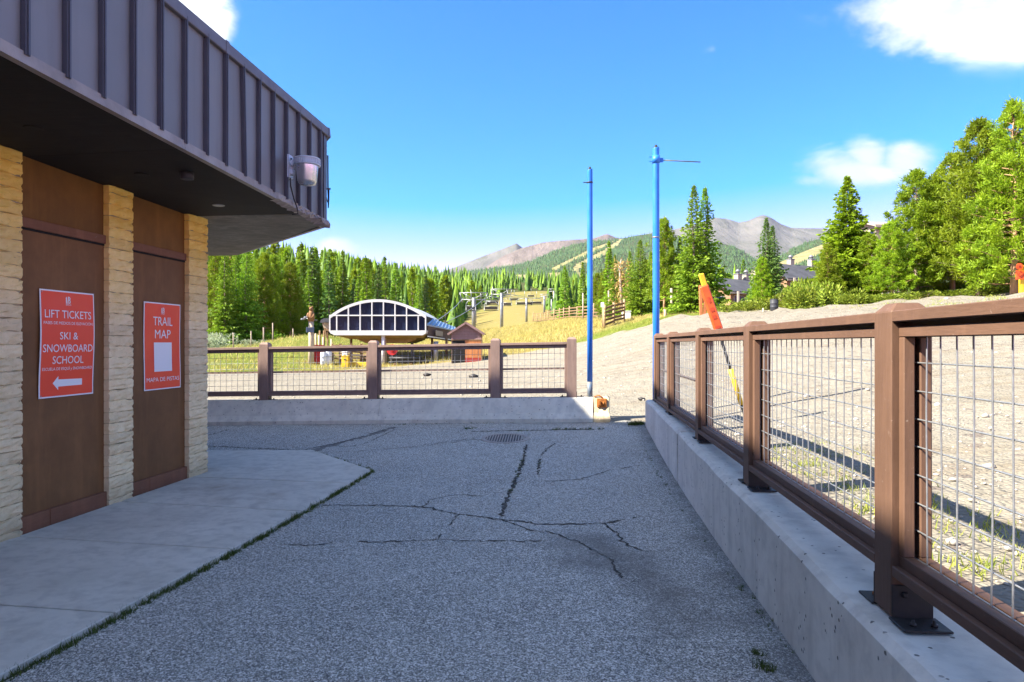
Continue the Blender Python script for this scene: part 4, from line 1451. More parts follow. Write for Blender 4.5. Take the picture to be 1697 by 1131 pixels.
# mullions
lowx = [547.3, 558.8, 578, 597.5, 617, 636, 655.2, 674.3, 693.5, 705.7]
upx = [578, 597.5, 617, 636, 655.2, 674.3]
def bar_px(name, x0, y0, x1, y1, w, dep=.16):
    a, b = T(x0, y0, -.06), T(x1, y1, -.06)
    obj(name, MB().bar(a, b, w, dep, (0, 1, 0), .01), MAT['termwhite'], term)
for x in lowx: bar_px('mullion', x, 523, x, 549, .075)
for x in upx: bar_px('mullion', x, arch(x, 4), x, 523, .075)
bar_px('transom', 546.5, 523.3, 706.5, 523.3, .08, .17)
# panes
for a, b in zip(lowx[:-1], lowx[1:]):
    obj('pane', MB().prism([T(a + .8, 524.6, .0), T(b - .8, 524.6, .0), T(b - .8, 547.5, .0), T(a + .8, 547.5, .0)], (0, .03, 0)), MAT['glass'], term)
ux = [553.5] + upx + [699.5]
for a, b in zip(ux[:-1], ux[1:]):
    pts = [(x, arch(x, 4.2)) for x in np.linspace(a + .8, b - .8, 7)]
    pts = [(x, min(y, 522)) for x, y in pts]
    obj('pane', MB().prism([T(b - .8, 522.2, .0), T(a + .8, 522.2, .0)] + [T(x, y, .0) for x, y in pts], (0, .03, 0)), MAT['glass'], term)
# lower fascia band with rounded ends and the ochre underside
mb = MB(); mb.prism([T(546, 548, -.2), T(707, 548, -.2), T(706, 553, -.2), T(701, 556, -.2), T(556, 556, -.2), T(549, 553, -.2)], (0, 8.2, 0))
obj('fascia_band', mb, MAT['termwhite'], term)
mb = MB(); mb.prism([T(549, 554.2, .1), T(704, 554.2, .1), T(699, 560, .6), T(576, 562, .6)], (0, 7, 0))
obj('underside', mb, MAT['olive'], term)
mb = MB(); mb.prism([T(583, 556, 1.2), T(687, 556, 1.2), T(685, 563, 1.2), T(668, 569, 1.2), T(600, 569, 1.2), T(586, 563, 1.2)], (0, 5, 0))
obj('machine_housing', mb, MAT['olive'], term)
def gcol(px, py_top, d, r_, parent, mat, name='column', lean=0.):
    a = on(px + lean, d, -.1); b = P(px, py_top, d)
    return obj(name, MB().tube([a, b], r_, 10), MAT[mat], parent)
gcol(635, 555, 46.2, .13, term, 'white')
gcol(637.5, 556, 46.6, .10, term, 'paleWood', lean=2)
gcol(722.5, 566, 46.5, .17, term, 'galv')
gcol(582, 560, 47.5, .08, term, 'rail')
gcol(683, 560, 49, .10, term, 'galv')
# small rear cabin (left) and long brown shed (right)
sh = thing('lift_shed', 'long brown shed with a blue grey metal roof joined behind the lift terminal', 'shed', on(722, 48))
mb = MB(); mb.prism([T(706, 538.5, .8), T(746, 547, 4.0), T(746, 566, 4.0), T(706, 559, .8)], (-.6, 4, 0))
obj('wall', mb, MAT['brownwall'], sh)
mb = MB(); mb.prism([T(705, 539.6, .6), T(747.5, 548.3, 3.9), T(738, 540.5, 7.5), T(704.5, 526.5, 4.2)], (0, 0, .10))
obj('roof', mb, MAT['blueroof'], sh)
for k in range(9):
    f_ = k / 8
    a = T(705 + 42.5 * f_, 539.6 + 8.7 * f_, .6 + 3.3 * f_) + Vector((0, 0, .12)); b = T(704.5 + 33.5 * f_, 526.5 + 14 * f_, 4.2 + 3.3 * f_) + Vector((0, 0, .12))
    obj('roof_seam', MB().bar(a, b, .05, .05), MAT['blueroof'], sh)
mb = MB(); mb.prism([T(717.5, 547, 1.4), T(727.5, 549, 2.2), T(727.5, 557.5, 2.2), T(717.5, 556, 1.4)], (.05, -.12, 0))
obj('window_board', mb, MAT['stucco'], sh)
mb = MB(); mb.prism([T(706, 556.5, .7), T(747, 563, 3.9), T(747, 565, 3.9), T(706, 558.5, .7)], (.03, -.2, .0))
obj('trim', mb, MAT['white'], sh)
for px in (716, 740):
    gcol(px, 560, 48.5, .09, sh, 'rail', 'post')
wg = thing('lift_cabin', 'small grey roofed cabin beside the left end of the lift terminal', 'cabin', on(537, 46.5))
mb = MB(); mb.prism([T(528, 534, .8), T(546, 534, .8), T(546, 548, .8), T(531, 543, .8)], (0, 3, 0))
obj('wall', mb, MAT['paleWood'], wg)
prof = [(526, 534.5), (527.5, 530), (532, 527.5), (540, 527), (547, 527), (547, 534.5)]
mb = MB(); mb.prism([T(x, y, .6) for x, y in prof], (0, 3.4, 0))
obj('roof', mb, MAT['greyroof'], wg)
mb = MB()
mb.bar(T(536, 546, 1.0), T(572, 559, 1.0), .9, .12); mb.bar(T(530, 537, .9), T(536, 560, .9), .1, .1)
obj('stair_stringer', mb, MAT['rail'], wg)
for px in (530, 537, 543):
    gcol(px, 548, 47, .06, wg, 'rail', 'post')

# hut
HD = 43.5
hx0, hx1 = PX(748, HD), PX(797, HD)
hz0 = gz(PX(770, HD), HD) - .05
hut = thing('gabled_hut', 'small gabled hut with mauve boards above an orange stained lower wall', 'hut', (PX(772, HD), HD, hz0))
def H_(px, py, back=0.):
    v = P(px, py, HD); return Vector((v.x, HD + back, v.z))
zbase = hz0
apex = P(771, 537, HD).z; eave = P(748, 551, HD).z; mid = P(770, 563, HD).z
mb = MB(); mb.prism([Vector((hx0, HD, zbase)), Vector((hx1, HD, zbase)), Vector((hx1, HD, eave)), Vector(((hx0 + hx1) / 2, HD, apex)), Vector((hx0, HD, eave))], (0, 2.2, 0))
obj('wall', mb, MAT['brownwall'], hut)
nb = 6
for k in range(nb):      # gable boards
    za = mid + (apex - mid) * k / nb; zb = mid + (apex - mid) * (k + 1) / nb
    def half(z): return (hx1 - hx0) / 2 * (1 if z <= eave else max(.0, (apex - z) / (apex - eave)))
    xm = (hx0 + hx1) / 2
    mb = MB(); mb.prism([Vector((xm - half(za), HD - .03, za)), Vector((xm + half(za), HD - .03, za)), Vector((xm + half(zb), HD - .012, zb - .008)), Vector((xm - half(zb), HD - .012, zb - .008))], (0, .02, 0))
    obj('plank', mb, MAT['mauve'], hut)
ob0 = PX(771, HD)
for k in range(5):
    a = ob0 + (hx1 - ob0) * k / 5; b = ob0 + (hx1 - ob0) * (k + 1) / 5
    obj('plank', MB().wbox(a + .004, b - .004, HD - .035, HD - .005, zbase + .35, mid - .06), MAT['orangewood'], hut)
obj('skirt_board', MB().wbox(ob0, hx1, HD - .03, HD - .004, zbase, zbase + .34), MAT['maroon'], hut)
obj('doorway', MB().wbox(hx0 + .06, ob0 - .03, HD - .02, HD - .006, zbase, mid - .06), MAT['dark'], hut)
obj('header_beam', MB().wbox(hx0 - .02, hx1 + .02, HD - .06, HD - .002, mid - .06, mid + .005), MAT['rail'], hut)
for s in (-1, 1):
    xm = (hx0 + hx1) / 2
    e = Vector((xm + s * ((hx1 - hx0) / 2 + .22), HD - .25, eave - .14)); t_ = Vector((xm, HD - .25, apex + .06))
    mb = MB(); mb.prism([e, t_, t_ + Vector((0, 0, .07)), e + Vector((0, 0, .07))], (0, 2.7, 0))
    obj('roof', mb, MAT['rail'], hut)
    obj('barge_board', MB().bar(e + Vector((0, -.02, .0)), t_ + Vector((0, -.02, 0)), .03, .12), MAT['mauve'], hut)
obj('corner_post', MB().wbox(hx1 + .0, hx1 + .09, HD - .05, HD + .05, zbase, eave), MAT['rail'], hut)

# clutter in front of the terminal
bearx, bd = 515.5, 44.5
f_ = on(515.5, bd)
MAT['bearwood'] = mk_wood('carved_brown_wood', (.17, .085, .035), (.27, .145, .065), (8, 8, 1), .8)
tot = thing('carved_post', 'tall wooden post with a carved bear on top and lamps on its sides', 'carved post', f_)
top = P(515.5, 533, bd)
obj('post', MB().tube([f_ - Vector((0, 0, .2)), (f_ + top) / 2 + Vector((.02, 0, 0)), top], [.20, .18, .16], 10), MAT['paleWood'], tot)
mb = MB()
b0 = P(515.5, 533, bd)
mb.tube([b0, b0 + Vector((.0, 0, .28)), b0 + Vector((.03, -.02, .55)), b0 + Vector((.02, -.04, .72))], [.19, .23, .17, .10], 10)
mb.tube([b0 + Vector((.02, 0, .66)), b0 + Vector((.03, -.07, .80)), b0 + Vector((.02, -.12, .92))], [.12, .135, .07], 10)
mb.tube([b0 + Vector((.02, -.16, .80)), b0 + Vector((.0, -.30, .76))], [.075, .045], 8)
for s in (-1, 1):
    mb.tube([b0 + Vector((s * .09, -.04, .90)), b0 + Vector((s * .11, -.04, 1.0))], [.045, .02], 6)
    mb.tube([b0 + Vector((s * .17, -.04, .52)), b0 + Vector((s * .2, -.16, .34)), b0 + Vector((s * .1, -.24, .22))], [.07, .06, .045], 6)
obj('carved_bear', mb, MAT['bearwood'], tot)
mb = MB()
for (px, py) in ((506, 528), (511, 525)):
    a = P(px, py, bd - .1); mb.bar(a, a + Vector((-.22, -.18, -.07)), .16, .10, bev=.02)
mb.tube([P(508, 528, bd), P(515, 530, bd)], .03, 6); mb.tube([P(515, 530, bd), P(526, 531, bd)], .025, 6)
obj('lamp', mb, MAT['galv'], tot)
c_ = P(514, 547, bd - .25)
obj('sign_board', MB().box(c_, (.5, .04, .34), Matrix.Rotation(.5, 3, 'Z'), .01), plain('slate_blue_board', (.10, .13, .18), rough=.5), tot)
def drum(px, d, r_, h, mat, name, label, cat, group=None):
    f = on(px, d)
    t_ = thing(name, label, cat, f, group)
    pr = [(r_ * .93, 0), (r_, .03), (r_, h * .32), (r_ * 1.04, h * .34), (r_, h * .36), (r_, h * .64), (r_ * 1.04, h * .66), (r_, h * .68), (r_, h - .03), (r_ * .93, h)]
    obj('body', MB().lathe(f, pr, 16), MAT[mat], t_)
    obj('lid', MB().lathe(f + Vector((0, 0, h)), [(r_ * .95, 0), (r_ * .95, .03), (r_ * .3, .04)], 16), MAT[mat], t_)
    return t_
drum(536, 44.6, .20, .78, 'whiteplastic', 'drum', 'left one of the pale grey drums beside the red cabinet', 'drum', 'pale drums beside the lift')
drum(544.5, 44.8, .22, .86, 'whiteplastic', 'drum', 'right one of the pale grey drums, beside the wooden racks', 'drum', 'pale drums beside the lift')
def crate(px0, px1, pytop, d, depth, mat, name, label, cat, lid=True):
    f = on((px0 + px1) / 2, d)
    t_ = thing(name, label, cat, f)
    x0, x1 = PX(px0, d), PX(px1, d); zt = P(0, pytop, d).z
    obj('body', MB().wbox(x0, x1, d, d + depth, f.z - .03, zt - .05, .02), MAT[mat], t_)
    if lid:
        obj('lid', MB().wbox(x0 - .02, x1 + .02, d - .02, d + depth + .02, zt - .048, zt, .015), MAT[mat], t_)
        obj('handle', MB().wbox((x0 + x1) / 2 - .08, (x0 + x1) / 2 + .08, d - .035, d - .005, zt - .25, zt - .2, .006), MAT['black'], t_)
    return t_
crate(520, 533, 572, 44.7, .5, 'redplastic', 'red_cabinet', 'tall red cabinet standing by the carved post', 'cabinet')
crate(566, 577, 590, 43.6, .45, 'yellow', 'yellow_box', 'yellow plastic box on the grass in front of the racks', 'box')
crate(567, 575, 583, 44.2, .3, 'whiteplastic', 'white_box', 'small white box standing behind the yellow box', 'box')
rk = random.Random(4)
def rack(px0, px1, py0, py1, d, label):
    f = on((px0 + px1) / 2, d)
    t_ = thing('slat_rack', label, 'rack', f, 'wooden racks under the lift terminal')
    x0, x1 = PX(px0, d), PX(px1, d)
    z1 = P(0, py0, d).z; z0 = max(f.z + .05, P(0, py1, d).z)
    for x in (x0, x1):
        obj('post', MB().wbox(x - .05, x + .05, d - .05, d + .05, f.z - .1, z1 + .05), MAT['rail'], t_)
    n = 5
    for k in range(n):
        z = z0 + (z1 - z0) * (k + .5) / n
        obj('slat', MB().bar((x0 - .05, d - .07, z + rk.uniform(-.03, .03)), (x1 + .05, d - .07, z + rk.uniform(-.03, .03)), .04, .11), MAT[rk.choice(['railpost', 'rail', 'paleWood'])], t_)
for a, b, n_ in ((551, 563, 'leftmost of the wooden slat racks, beside the pale drums'), (565, 581, 'wooden slat rack behind the white box'), (583, 598, 'wooden slat rack right of the yellow box'), (600, 612, 'rightmost of the wooden slat racks under the lift terminal')):
    rack(a, b, 571, 596, 45.4, n_)
tb_ = thing('pipe_stack', 'black pipes lying on low bearers under the lift terminal', 'pipes', on(683, 45.2))
for k, (py, a, b) in enumerate(((594, 645, 700), (598, 650, 719), (601, 644, 712))):
    obj('pipe', MB().tube([P(a, py, 45 + .1 * k), P(b, py + .3, 45 + .1 * k)], .10 - .012 * k, 10), MAT['black'], tb_)
for px in (655, 682, 708):
    f = on(px, 45.1); obj('bearer', MB().wbox(f.x - .06, f.x + .06, 44.9, 45.4, f.z - .1, P(0, 602, 45).z), MAT['rail'], tb_)
f = on(587, 44.2)
tag(obj('yellow_plank', MB().wbox(PX(578, 44.2), PX(612, 44.2), 44.1, 44.3, f.z + .05, f.z + .28, .02), MAT['yellow']), 'long yellow board lying low in front of the racks', 'board')
f = on(650, 45.5)
rs = thing('red_reel', 'round red reel on a stand under the lift terminal', 'reel', f)
c_ = P(650, 580, 45.5)
obj('stand', MB().tube([f, c_], .05, 8), MAT['galv'], rs)
mb = MB(); mb.tube([c_ + Vector((0, -.12, 0)), c_ + Vector((0, .12, 0))], [.36, .36], 18); mb.tube([c_ + Vector((0, -.17, 0)), c_ + Vector((0, -.12, 0))], [.12, .16], 12)
obj('drum', mb, MAT['redplastic'], rs)
def slim_post(px, d, pytop, r_, mat, label, cat='post', group=None, name='wooden_post', lean=0.):
    f = on(px, d, -.15); b = P(px + lean, pytop, d)
    mb = MB().tube([f, (f + b) / 2 + Vector((r_ * .3, 0, 0)), b], [r_ * 1.1, r_, r_ * .85], 8)
    return tag(obj(name, mb, MAT[mat], loc=f), label, cat, group)
for px, d, pt, lb in ((523, 45.2, 553, 'pale wooden post standing next to the carved bear post'), (528.5, 45.6, 556, 'second pale wooden post from the carved bear post'), (535.5, 46, 559, 'third pale wooden post from the carved bear post, behind the pale drums'), (549, 46, 562, 'pale wooden post nearest the lift terminal in the short row')):
    slim_post(px, d, pt, .07, 'paleWood', lb, group='posts left of the lift terminal')
for px, d, pt, lb in ((386.5, 60, 552, 'first thin grey post from the sage bushes at the foot of the hillside'), (416, 60, 549, 'second thin grey post from the sage bushes'), (436.5, 60, 543, 'third thin grey post from the sage bushes'), (452, 60, 535.5, 'tallest of the thin grey posts at the foot of the hillside'), (485.5, 60, 545, 'lone thin grey post nearest the carved bear post')):
    slim_post(px, d, pt, .055, 'snag', lb, group='thin posts at the foot of the hillside', name='thin_post')

# ================================================================ lift towers and chairs
def tower(px, pytop, d, arm_px, pole_px, label, parts=True):
    f = on(px, d, -.3)
    t_ = thing('lift_tower', label, 'lift tower', f, 'towers of the chairlift line')
    s = d / F
    zt = P(0, pytop, d).z
    r_ = pole_px * s / 2
    obj('pole', MB().tube([f, (f.x, d, (f.z + zt) / 2), (f.x, d, zt - arm_px * s * .18)], [r_, r_ * .92, r_ * .85], 12), MAT['galv'], t_)
    if arm_px:
        W = arm_px * s / 2
        h = W * .5
        mb = MB()
        y = d
        mb.tube([(f.x - W, y, zt), (f.x + W, y, zt)], r_ * .22, 6)
        mb.tube([(f.x - W * .9, y, zt - h), (f.x + W * .9, y, zt - h)], r_ * .30, 6)
        for sgn in (-1, 1):
            mb.tube([(f.x + sgn * W, y, zt), (f.x + sgn * W * .86, y, zt - h)], r_ * .2, 6)
            mb.tube([(f.x + sgn * W * .78, y, zt - .05), (f.x, y, zt - h * .9)], r_ * .16, 6)
            mb.tube([(f.x + sgn * W * .55, y, zt - h), (f.x + sgn * W * .5, y, zt)], r_ * .16, 6)
        obj('crossarm', mb, MAT['galv'], t_)
        for sgn in (-1, 1):
            mb = MB()
            xx = f.x + sgn * W * .84
            mb.bar((xx, y - W * .5, zt - h * 1.1), (xx, y + W * .5, zt - h * 1.1), r_ * .3, r_ * .4)
            for k in range(6):
                yy = y - W * .45 + W * .9 * k / 5
                mb.tube([(xx - r_ * .15, yy, zt - h * 1.1 - r_ * .4), (xx + r_ * .15, yy, zt - h * 1.1 - r_ * .4)], r_ * .4, 8)
            obj('sheave_train', mb, MAT['galv'], t_)
        obj('ladder', MB().bar((f.x + r_ * 1.2, y, f.z + 1.5), (f.x + r_, y, zt - h), r_ * .2, r_ * .25), MAT['galv'], t_)
    return t_
TW = [(785, 485.5, 105, 46, 7, 'nearest lift tower, standing behind the hut roof'), (831, 479.5, 130, 35, 5, 'second lift tower, with a wide crossarm and pole rising from yellow grass'),
      (872.5, 494, 150, 0, 4, 'bare grey lift pole without a crossarm in the ski run'), (902, 488, 190, 14, 3.4, 'slim lift tower left of the slat fence end'),
      (918, 479, 210, 18, 3.0, 'slim lift tower above the left end of the slat fence'), (914, 496, 180, 0, 2.6, 'short bare lift pole beside the slim tower at the slat fence end'),
      (929, 468, 340, 12, 2.6, 'far lift tower high up the run'), (927, 474, 400, 12, 2.2, 'farther lift tower near the top of the run'), (935, 470, 440, 9, 2.0, 'farthest lift tower at the top of the run')]
for a in TW: tower(*a)
def chair(px, py, d, wpx, label):
    c_ = P(px, py, d)       # middle of the seat front
    s = d / F
    w = wpx * s
    t_ = thing('lift_chair', label, 'lift chair', c_, 'chairs hanging from the lift cable')
    hk = 3.0
    obj('seat', MB().box(c_, (w, .5, .12), ID, .03), MAT['bracket'], t_)
    obj('backrest', MB().box(c_ + Vector((0, .28, .36)), (w * .96, .07, .42), ID, .03), MAT['bracket'], t_)
    mb = MB()
    for sgn in (-1, 1):
        x = c_.x + sgn * w * .52
        mb.tube([(x, c_.y - .3, c_.z - .05), (x, c_.y + .3, c_.z), (x, c_.y + .28, c_.z + .95), (c_.x + sgn * w * .3, c_.y + .1, c_.z + 1.35)], .045, 6)
    mb.tube([(c_.x - w * .52, c_.y - .3, c_.z + .62), (c_.x + w * .52, c_.y - .3, c_.z + .62)], .035, 6)
    mb.tube([(c_.x - w * .3, c_.y + .1, c_.z + 1.35), (c_.x + w * .3, c_.y + .1, c_.z + 1.35)], .05, 6)
    obj('frame', mb, MAT['galv'], t_)
    obj('hanger', MB().tube([(c_.x, c_.y + .1, c_.z + 1.35), (c_.x + .1, c_.y, c_.z + 2.2), (c_.x, c_.y, c_.z + hk)], .045, 6), MAT['galv'], t_)
for a in ((780, 514.5, 100, 15, 'nearest hanging lift chair, pale and left of the first tower'), (816, 505, 115, 20, 'hanging lift chair between the first two towers, upper of two'), (814, 514.5, 108, 22, 'hanging lift chair between the first two towers, lower of two'),
          (841, 507, 140, 13, 'hanging lift chair just right of the second tower'), (869, 505.5, 150, 26, 'wide hanging lift chair in front of the bare pole'), (889, 504.5, 160, 18, 'hanging lift chair left of the slim tower'), (852, 498, 200, 14, 'small hanging lift chair over the upper run'), (880, 492, 260, 11, 'tiny hanging lift chair near the top of the run')):
    chair(*a)
def cable(pts, r_, label):
    mb = MB()
    P_ = [P(*q) for q in pts]
    out = []
    for a, b in zip(P_[:-1], P_[1:]):
        for k in range(6):
            t_ = k / 6
            q = a.lerp(b, t_); q.z -= 4 * t_ * (1 - t_) * (b - a).length * .006
            out.append(q)
    out.append(P_[-1])
    mb.tube(out, r_, 5)
    return tag(obj('haul_cable', mb, MAT['wire']), label, 'cable', 'haul cables of the chairlift')
cable([(716, 536, 54), (767, 494.5, 105), (814, 488, 130), (896, 494, 190), (910, 486, 210), (924, 473, 340)], .035, 'left haul cable running from the terminal over the towers')
cable([(724, 541, 54), (803, 495, 105), (848, 488, 130), (908, 494, 190), (926, 486, 210), (934, 473, 340)], .035, 'right haul cable running from the terminal over the towers')

# ================================================================ timber fences on the slope
def rail_fence(pts, label, nr, ptop, ph):
    f0 = on(*pts[0])
    t_ = thing('slat_fence', label, 'fence', f0, None)
    prev = None
    for (px, d) in pts:
        b = on(px, d, -.15)
        h = ph * random.Random(px).uniform(.92, 1.12)
        obj('post', MB().tube([b, b + Vector((.02, 0, h + .15))], .085, 7), MAT['railpost'], t_)
        if prev:
            for k in range(nr):
                z = .25 + (ph - .45) * k / (nr - 1)
                jz = random.Random(px * 7 + k)
                obj('slat', MB().bar(prev + Vector((0, -.1, z + .15 + jz.uniform(-.05, .05))), b + Vector((0, -.1, z + .15 + jz.uniform(-.05, .05))), .05, .15), MAT['rail'], t_)
        prev = b
    return t_
rail_fence([(883.5, 140), (890, 134), (896, 128), (903, 124), (908, 120), (918, 115), (927, 110), (934, 106), (943.5, 101), (956.5, 96), (966, 92), (984, 88), (994, 85), (1001, 83)], 'long weathered slat fence with many posts across the yellow slope', 4, 0, 1.75)
rail_fence([(1001.5, 46), (1017, 48), (1034, 50)], 'short dark slat fence panel at the right end of the long slat fence', 5, 0, 1.5)
slim_post(966, 88, 486, .10, 'snag', 'tall thin grey pole rising from the slat fence left of the blue poles', name='thin_pole', cat='pole')
slim_post(1008.5, 75, 482, .10, 'snag', 'tall thin pole behind the white notice board', name='thin_pole', cat='pole')
slim_post(1112.5, 48, 478, .10, 'snag', 'pale dead pole under the tall pine behind the gravel', name='thin_pole', cat='pole')
slim_post(1122.5, 49, 468, .075, 'rail', 'dark thin pole beside the twin spruces', name='thin_pole', cat='pole')
slim_post(1102, 45, 513, .09, 'snag', 'short stub post at the edge of the gravel', name='thin_pole', cat='pole')
f = on(999, 46.2)
nb_ = thing('notice_board', 'small white notice board on a post at the slat fence corner', 'sign', f)
obj('post', MB().tube([f, P(999, 504, 46.2)], .05, 8), MAT['railpost'], nb_)
c_ = P(998.5, 505.5, 46.1)
obj('board', MB().box(c_, (.22, .03, .32), ID, .006), MAT['white'], nb_)
wb_ = on(1038, 52)
ub = thing('utility_box', 'pale utility box at the end of the short slat fence', 'box', wb_)
obj('body', MB().box(wb_ + Vector((0, 0, .30)), (.62, .5, .66), ID, .03), MAT['white'], ub)
obj('lid', MB().box(wb_ + Vector((0, 0, .66)), (.68, .56, .06), ID, .02), MAT['whiteplastic'], ub)

# rusty timber pair, drum, right-hand sign
tp = thing('timber_frame', 'pair of leaning reddish timbers standing behind the orange marker', 'timber frame', on(1166, 38))
for px, top, ln in ((1162, 473, -2.5), (1167.5, 480, 3.5)):
    a = on(px, 38, -.2); b = P(px + ln * .5, top, 38)
    obj('timber', MB().bar(a, b, .16, .14, (0, 1, 0), .01), MAT['redwood'], tp)
drum(1283, 35.6, .20, .58, 'drum', 'trash_drum', 'charcoal drum standing on the gravel crest in front of the bushes', 'drum')
slim_post(1264.5, 36, 511, .05, 'paleWood', 'small pale stake on the gravel crest left of the charcoal drum', name='stake', cat='stake')
f = on(1692, 31.5)
rsn = thing('trail_sign', 'orange square sign with a round orange disc above it on a yellow post', 'sign', f)
c_ = P(1691, 456, 31.4)
obj('post', MB().wbox(f.x - .04, f.x + .12, 31.45, 31.6, f.z - .2, P(0, 440, 31.5).z, .01), MAT['yellow'], rsn)
obj('board', MB().box(c_, (.42, .04, .42), ID, .01), MAT['orange'], rsn)
mb = MB(); mb.tube([c_ + Vector((.02, -.03, .0)), c_ + Vector((.02, -.022, .0))], .12, 18); obj('symbol', mb, MAT['maroon'], rsn)
mb = MB(); mb.tube([c_ + Vector((.02, -.036, .0)), c_ + Vector((.02, -.031, .0))], .09, 18); obj('symbol', mb, MAT['orange'], rsn)
mb = MB(); mb.bar(c_ + Vector((-.05, -.04, -.06)), c_ + Vector((.09, -.04, .06)), .008, .03, (0, 1, 0)); obj('symbol', mb, MAT['maroon'], rsn)
c2 = P(1690, 442, 31.4)
mb = MB(); mb.tube([c2, c2 + Vector((0, .03, 0))], .16, 20); obj('disc', mb, MAT['orange'], rsn)
mb = MB(); mb.tube([c2 + Vector((0, -.012, 0)), c2 + Vector((0, -.004, 0))], .06, 12); obj('symbol', mb, MAT['maroon'], rsn)

# leaning marker pole
md = 9.6
MAT['padprint'] = plain('faded_print', (.50, .06, .02), rough=.6)
mk = thing('leaning_marker', 'leaning marker pole with an orange printed pad and yellow sleeves behind the wire fence', 'marker pole', on(1229, md))
m0, m1 = P(1229, 672, md), P(1162, 455, md)
dirv = (m1 - m0).normalized()
L_ = (m1 - m0).length
at_ = lambda y: m0 + dirv * (L_ * (672 - y) / 217)
m0g = m0 - dirv * .12
obj('pole', MB().tube([m0g, at_(470)], .020, 10), MAT['black'], mk)
obj('sleeve', MB().tube([at_(671), at_(640), at_(612)], [.031, .036, .038], 12), MAT['yellow'], mk)
obj('tip', MB().bar(at_(500), at_(454), .075, .05, (0, 1, 0), .012), MAT['yellow'], mk)
side = dirv.cross(Vector((0, 1, 0))).normalized()
obj('pad', MB().bar(at_(546), at_(474) - side * .0, .115, .135, (0, 1, 0), .02) if False else MB().bar(at_(548) + Vector((-.01, -.05, 0)), at_(474) + Vector((-.03, -.05, 0)), .06, .125, side, .018), MAT['orange'], mk)
for y, h_, w_ in ((543, 4, .07), (526, 6, .05), (514, 6, .05), (498, 9, .028)):
    a, b = at_(y + h_ / 2) + Vector((-.02, -.083, 0)), at_(y - h_ / 2) + Vector((-.022, -.083, 0))
    obj('print', MB().bar(a, b, .003, w_, side), MAT['padprint'], mk)
# ================================================================ lodges on the right
def lodge(label, px, d, yaw, w, l, h, rh, pyeave, chims, balc, wm='cedar', rm='greyroof'):
    c_ = Vector((PX(px, d), d, 0)); ze = P(0, pyeave, d).z
    g = gz(c_.x, c_.y)
    t_ = thing('lodge', label, 'lodge', (c_.x, c_.y, g), 'lodges beyond the trees')
    M = Matrix.Rotation(yaw, 3, 'Z')
    def W(x, y, z): return M @ Vector((x, y, 0)) + Vector((c_.x, c_.y, z))
    zb = min(g, ze - h)
    mb = MB()
    mb.prism([W(-l, -w, zb), W(-l, w, zb), W(-l, w, ze), W(-l, 0, ze + rh), W(-l, -w, ze)], M @ Vector((2 * l, 0, 0)))
    obj('wall', mb, MAT[wm], t_)
    rf = None
    for s in (-1, 1):
        mb = MB()
        e = .7
        q = [W(-l - e, s * (w + e), ze - rh * e / w), W(l + e, s * (w + e), ze - rh * e / w), W(l + e, 0, ze + rh + .02), W(-l - e, 0, ze + rh + .02)]
        mb.prism(q, (0, 0, .22))
        rf = obj('roof', mb, MAT[rm], t_)
        obj('eave_board', MB().bar(q[0], q[1], .12, .22), MAT['stucco'], t_)
    for (x, y, hh) in chims:
        zc = ze + rh * (1 - abs(y) / w)
        ch = obj('chimney', MB().box(W(x, y, zc + hh / 2 - .4), (.7, .7, hh + .8), M, .03), MAT['stucco'], rf)
        mb = MB(); p_ = W(x, y, zc + hh)
        mb.box(p_ + Vector((0, 0, .05)), (.82, .82, .10), M, .02); mb.lathe(p_, [(.22, .1), (.22, .32), (.40, .36), (.08, .66)], 10)
        obj('chimney_cap', mb, MAT['galv'], rf)
    # storeys of windows and balconies on the face towards us
    for k in range(balc):
        z = ze - 1.1 - 2.8 * k
        for i in range(4):
            x = -l + 1.3 + i * (2 * l - 2.6) / 3
            f_ = obj('window', MB().box(W(x, -w - .03, z - .25), (1.7, .1, 1.6), M, .02), MAT['stucco'], t_)
            obj('pane', MB().box(W(x, -w - .09, z - .25), (1.45, .04, 1.36), M), MAT['glass'], f_)
        obj('balcony', MB().box(W(0, -w - .6, z - 1.35), (2 * l, 1.2, .18), M), MAT['cedar'], t_)
        mb = MB()
        mb.bar(W(-l, -w - 1.15, z - .45), W(l, -w - 1.15, z - .45), .08, .08)
        for i in range(25):
            x = -l + 2 * l * i / 24
            mb.bar(W(x, -w - 1.15, z - 1.3), W(x, -w - 1.15, z - .45), .06, .06)
        obj('railing', mb, MAT['rail'], t_)
    for (x) in (-l, -l / 3, l / 3, l):
        obj('porch_post', MB().bar(W(x, -w - 1.15, zb), W(x, -w - 1.15, ze - .2), .2, .2), MAT['stucco'], t_)
    for i in (-1, 1):
        f_ = obj('window', MB().box(W(-l - .03, i * w * .45, ze - 1.3), (.1, 1.4, 1.5), M, .02), MAT['stucco'], t_)
        obj('pane', MB().box(W(-l - .09, i * w * .45, ze - 1.3), (.04, 1.2, 1.3), M), MAT['glass'], f_)
    return t_
lodge('grey roofed timber lodge with balconies between the twin spruces and the pointed spruce', 1223, 84, R(28), 2.9, 4.2, 4.2, 1.45, 486, ((.3, .3, 1.0), (1.7, .3, 1.0), (3.2, .2, 1.6)), 2)
lodge('upper lodge with a steep slate roof and tall pale chimneys right of the pointed spruce', 1316, 90, R(26), 3.0, 4.6, 5, 1.8, 465, ((-.2, .4, 1.15), (3.4, .2, 1.2)), 2)
lodge('pale lodge gable glimpsed between the tall pines', 1449, 86, R(12), 1.6, 1.1, 6, .5, 378, (), 0, 'stucco', 'stucco')
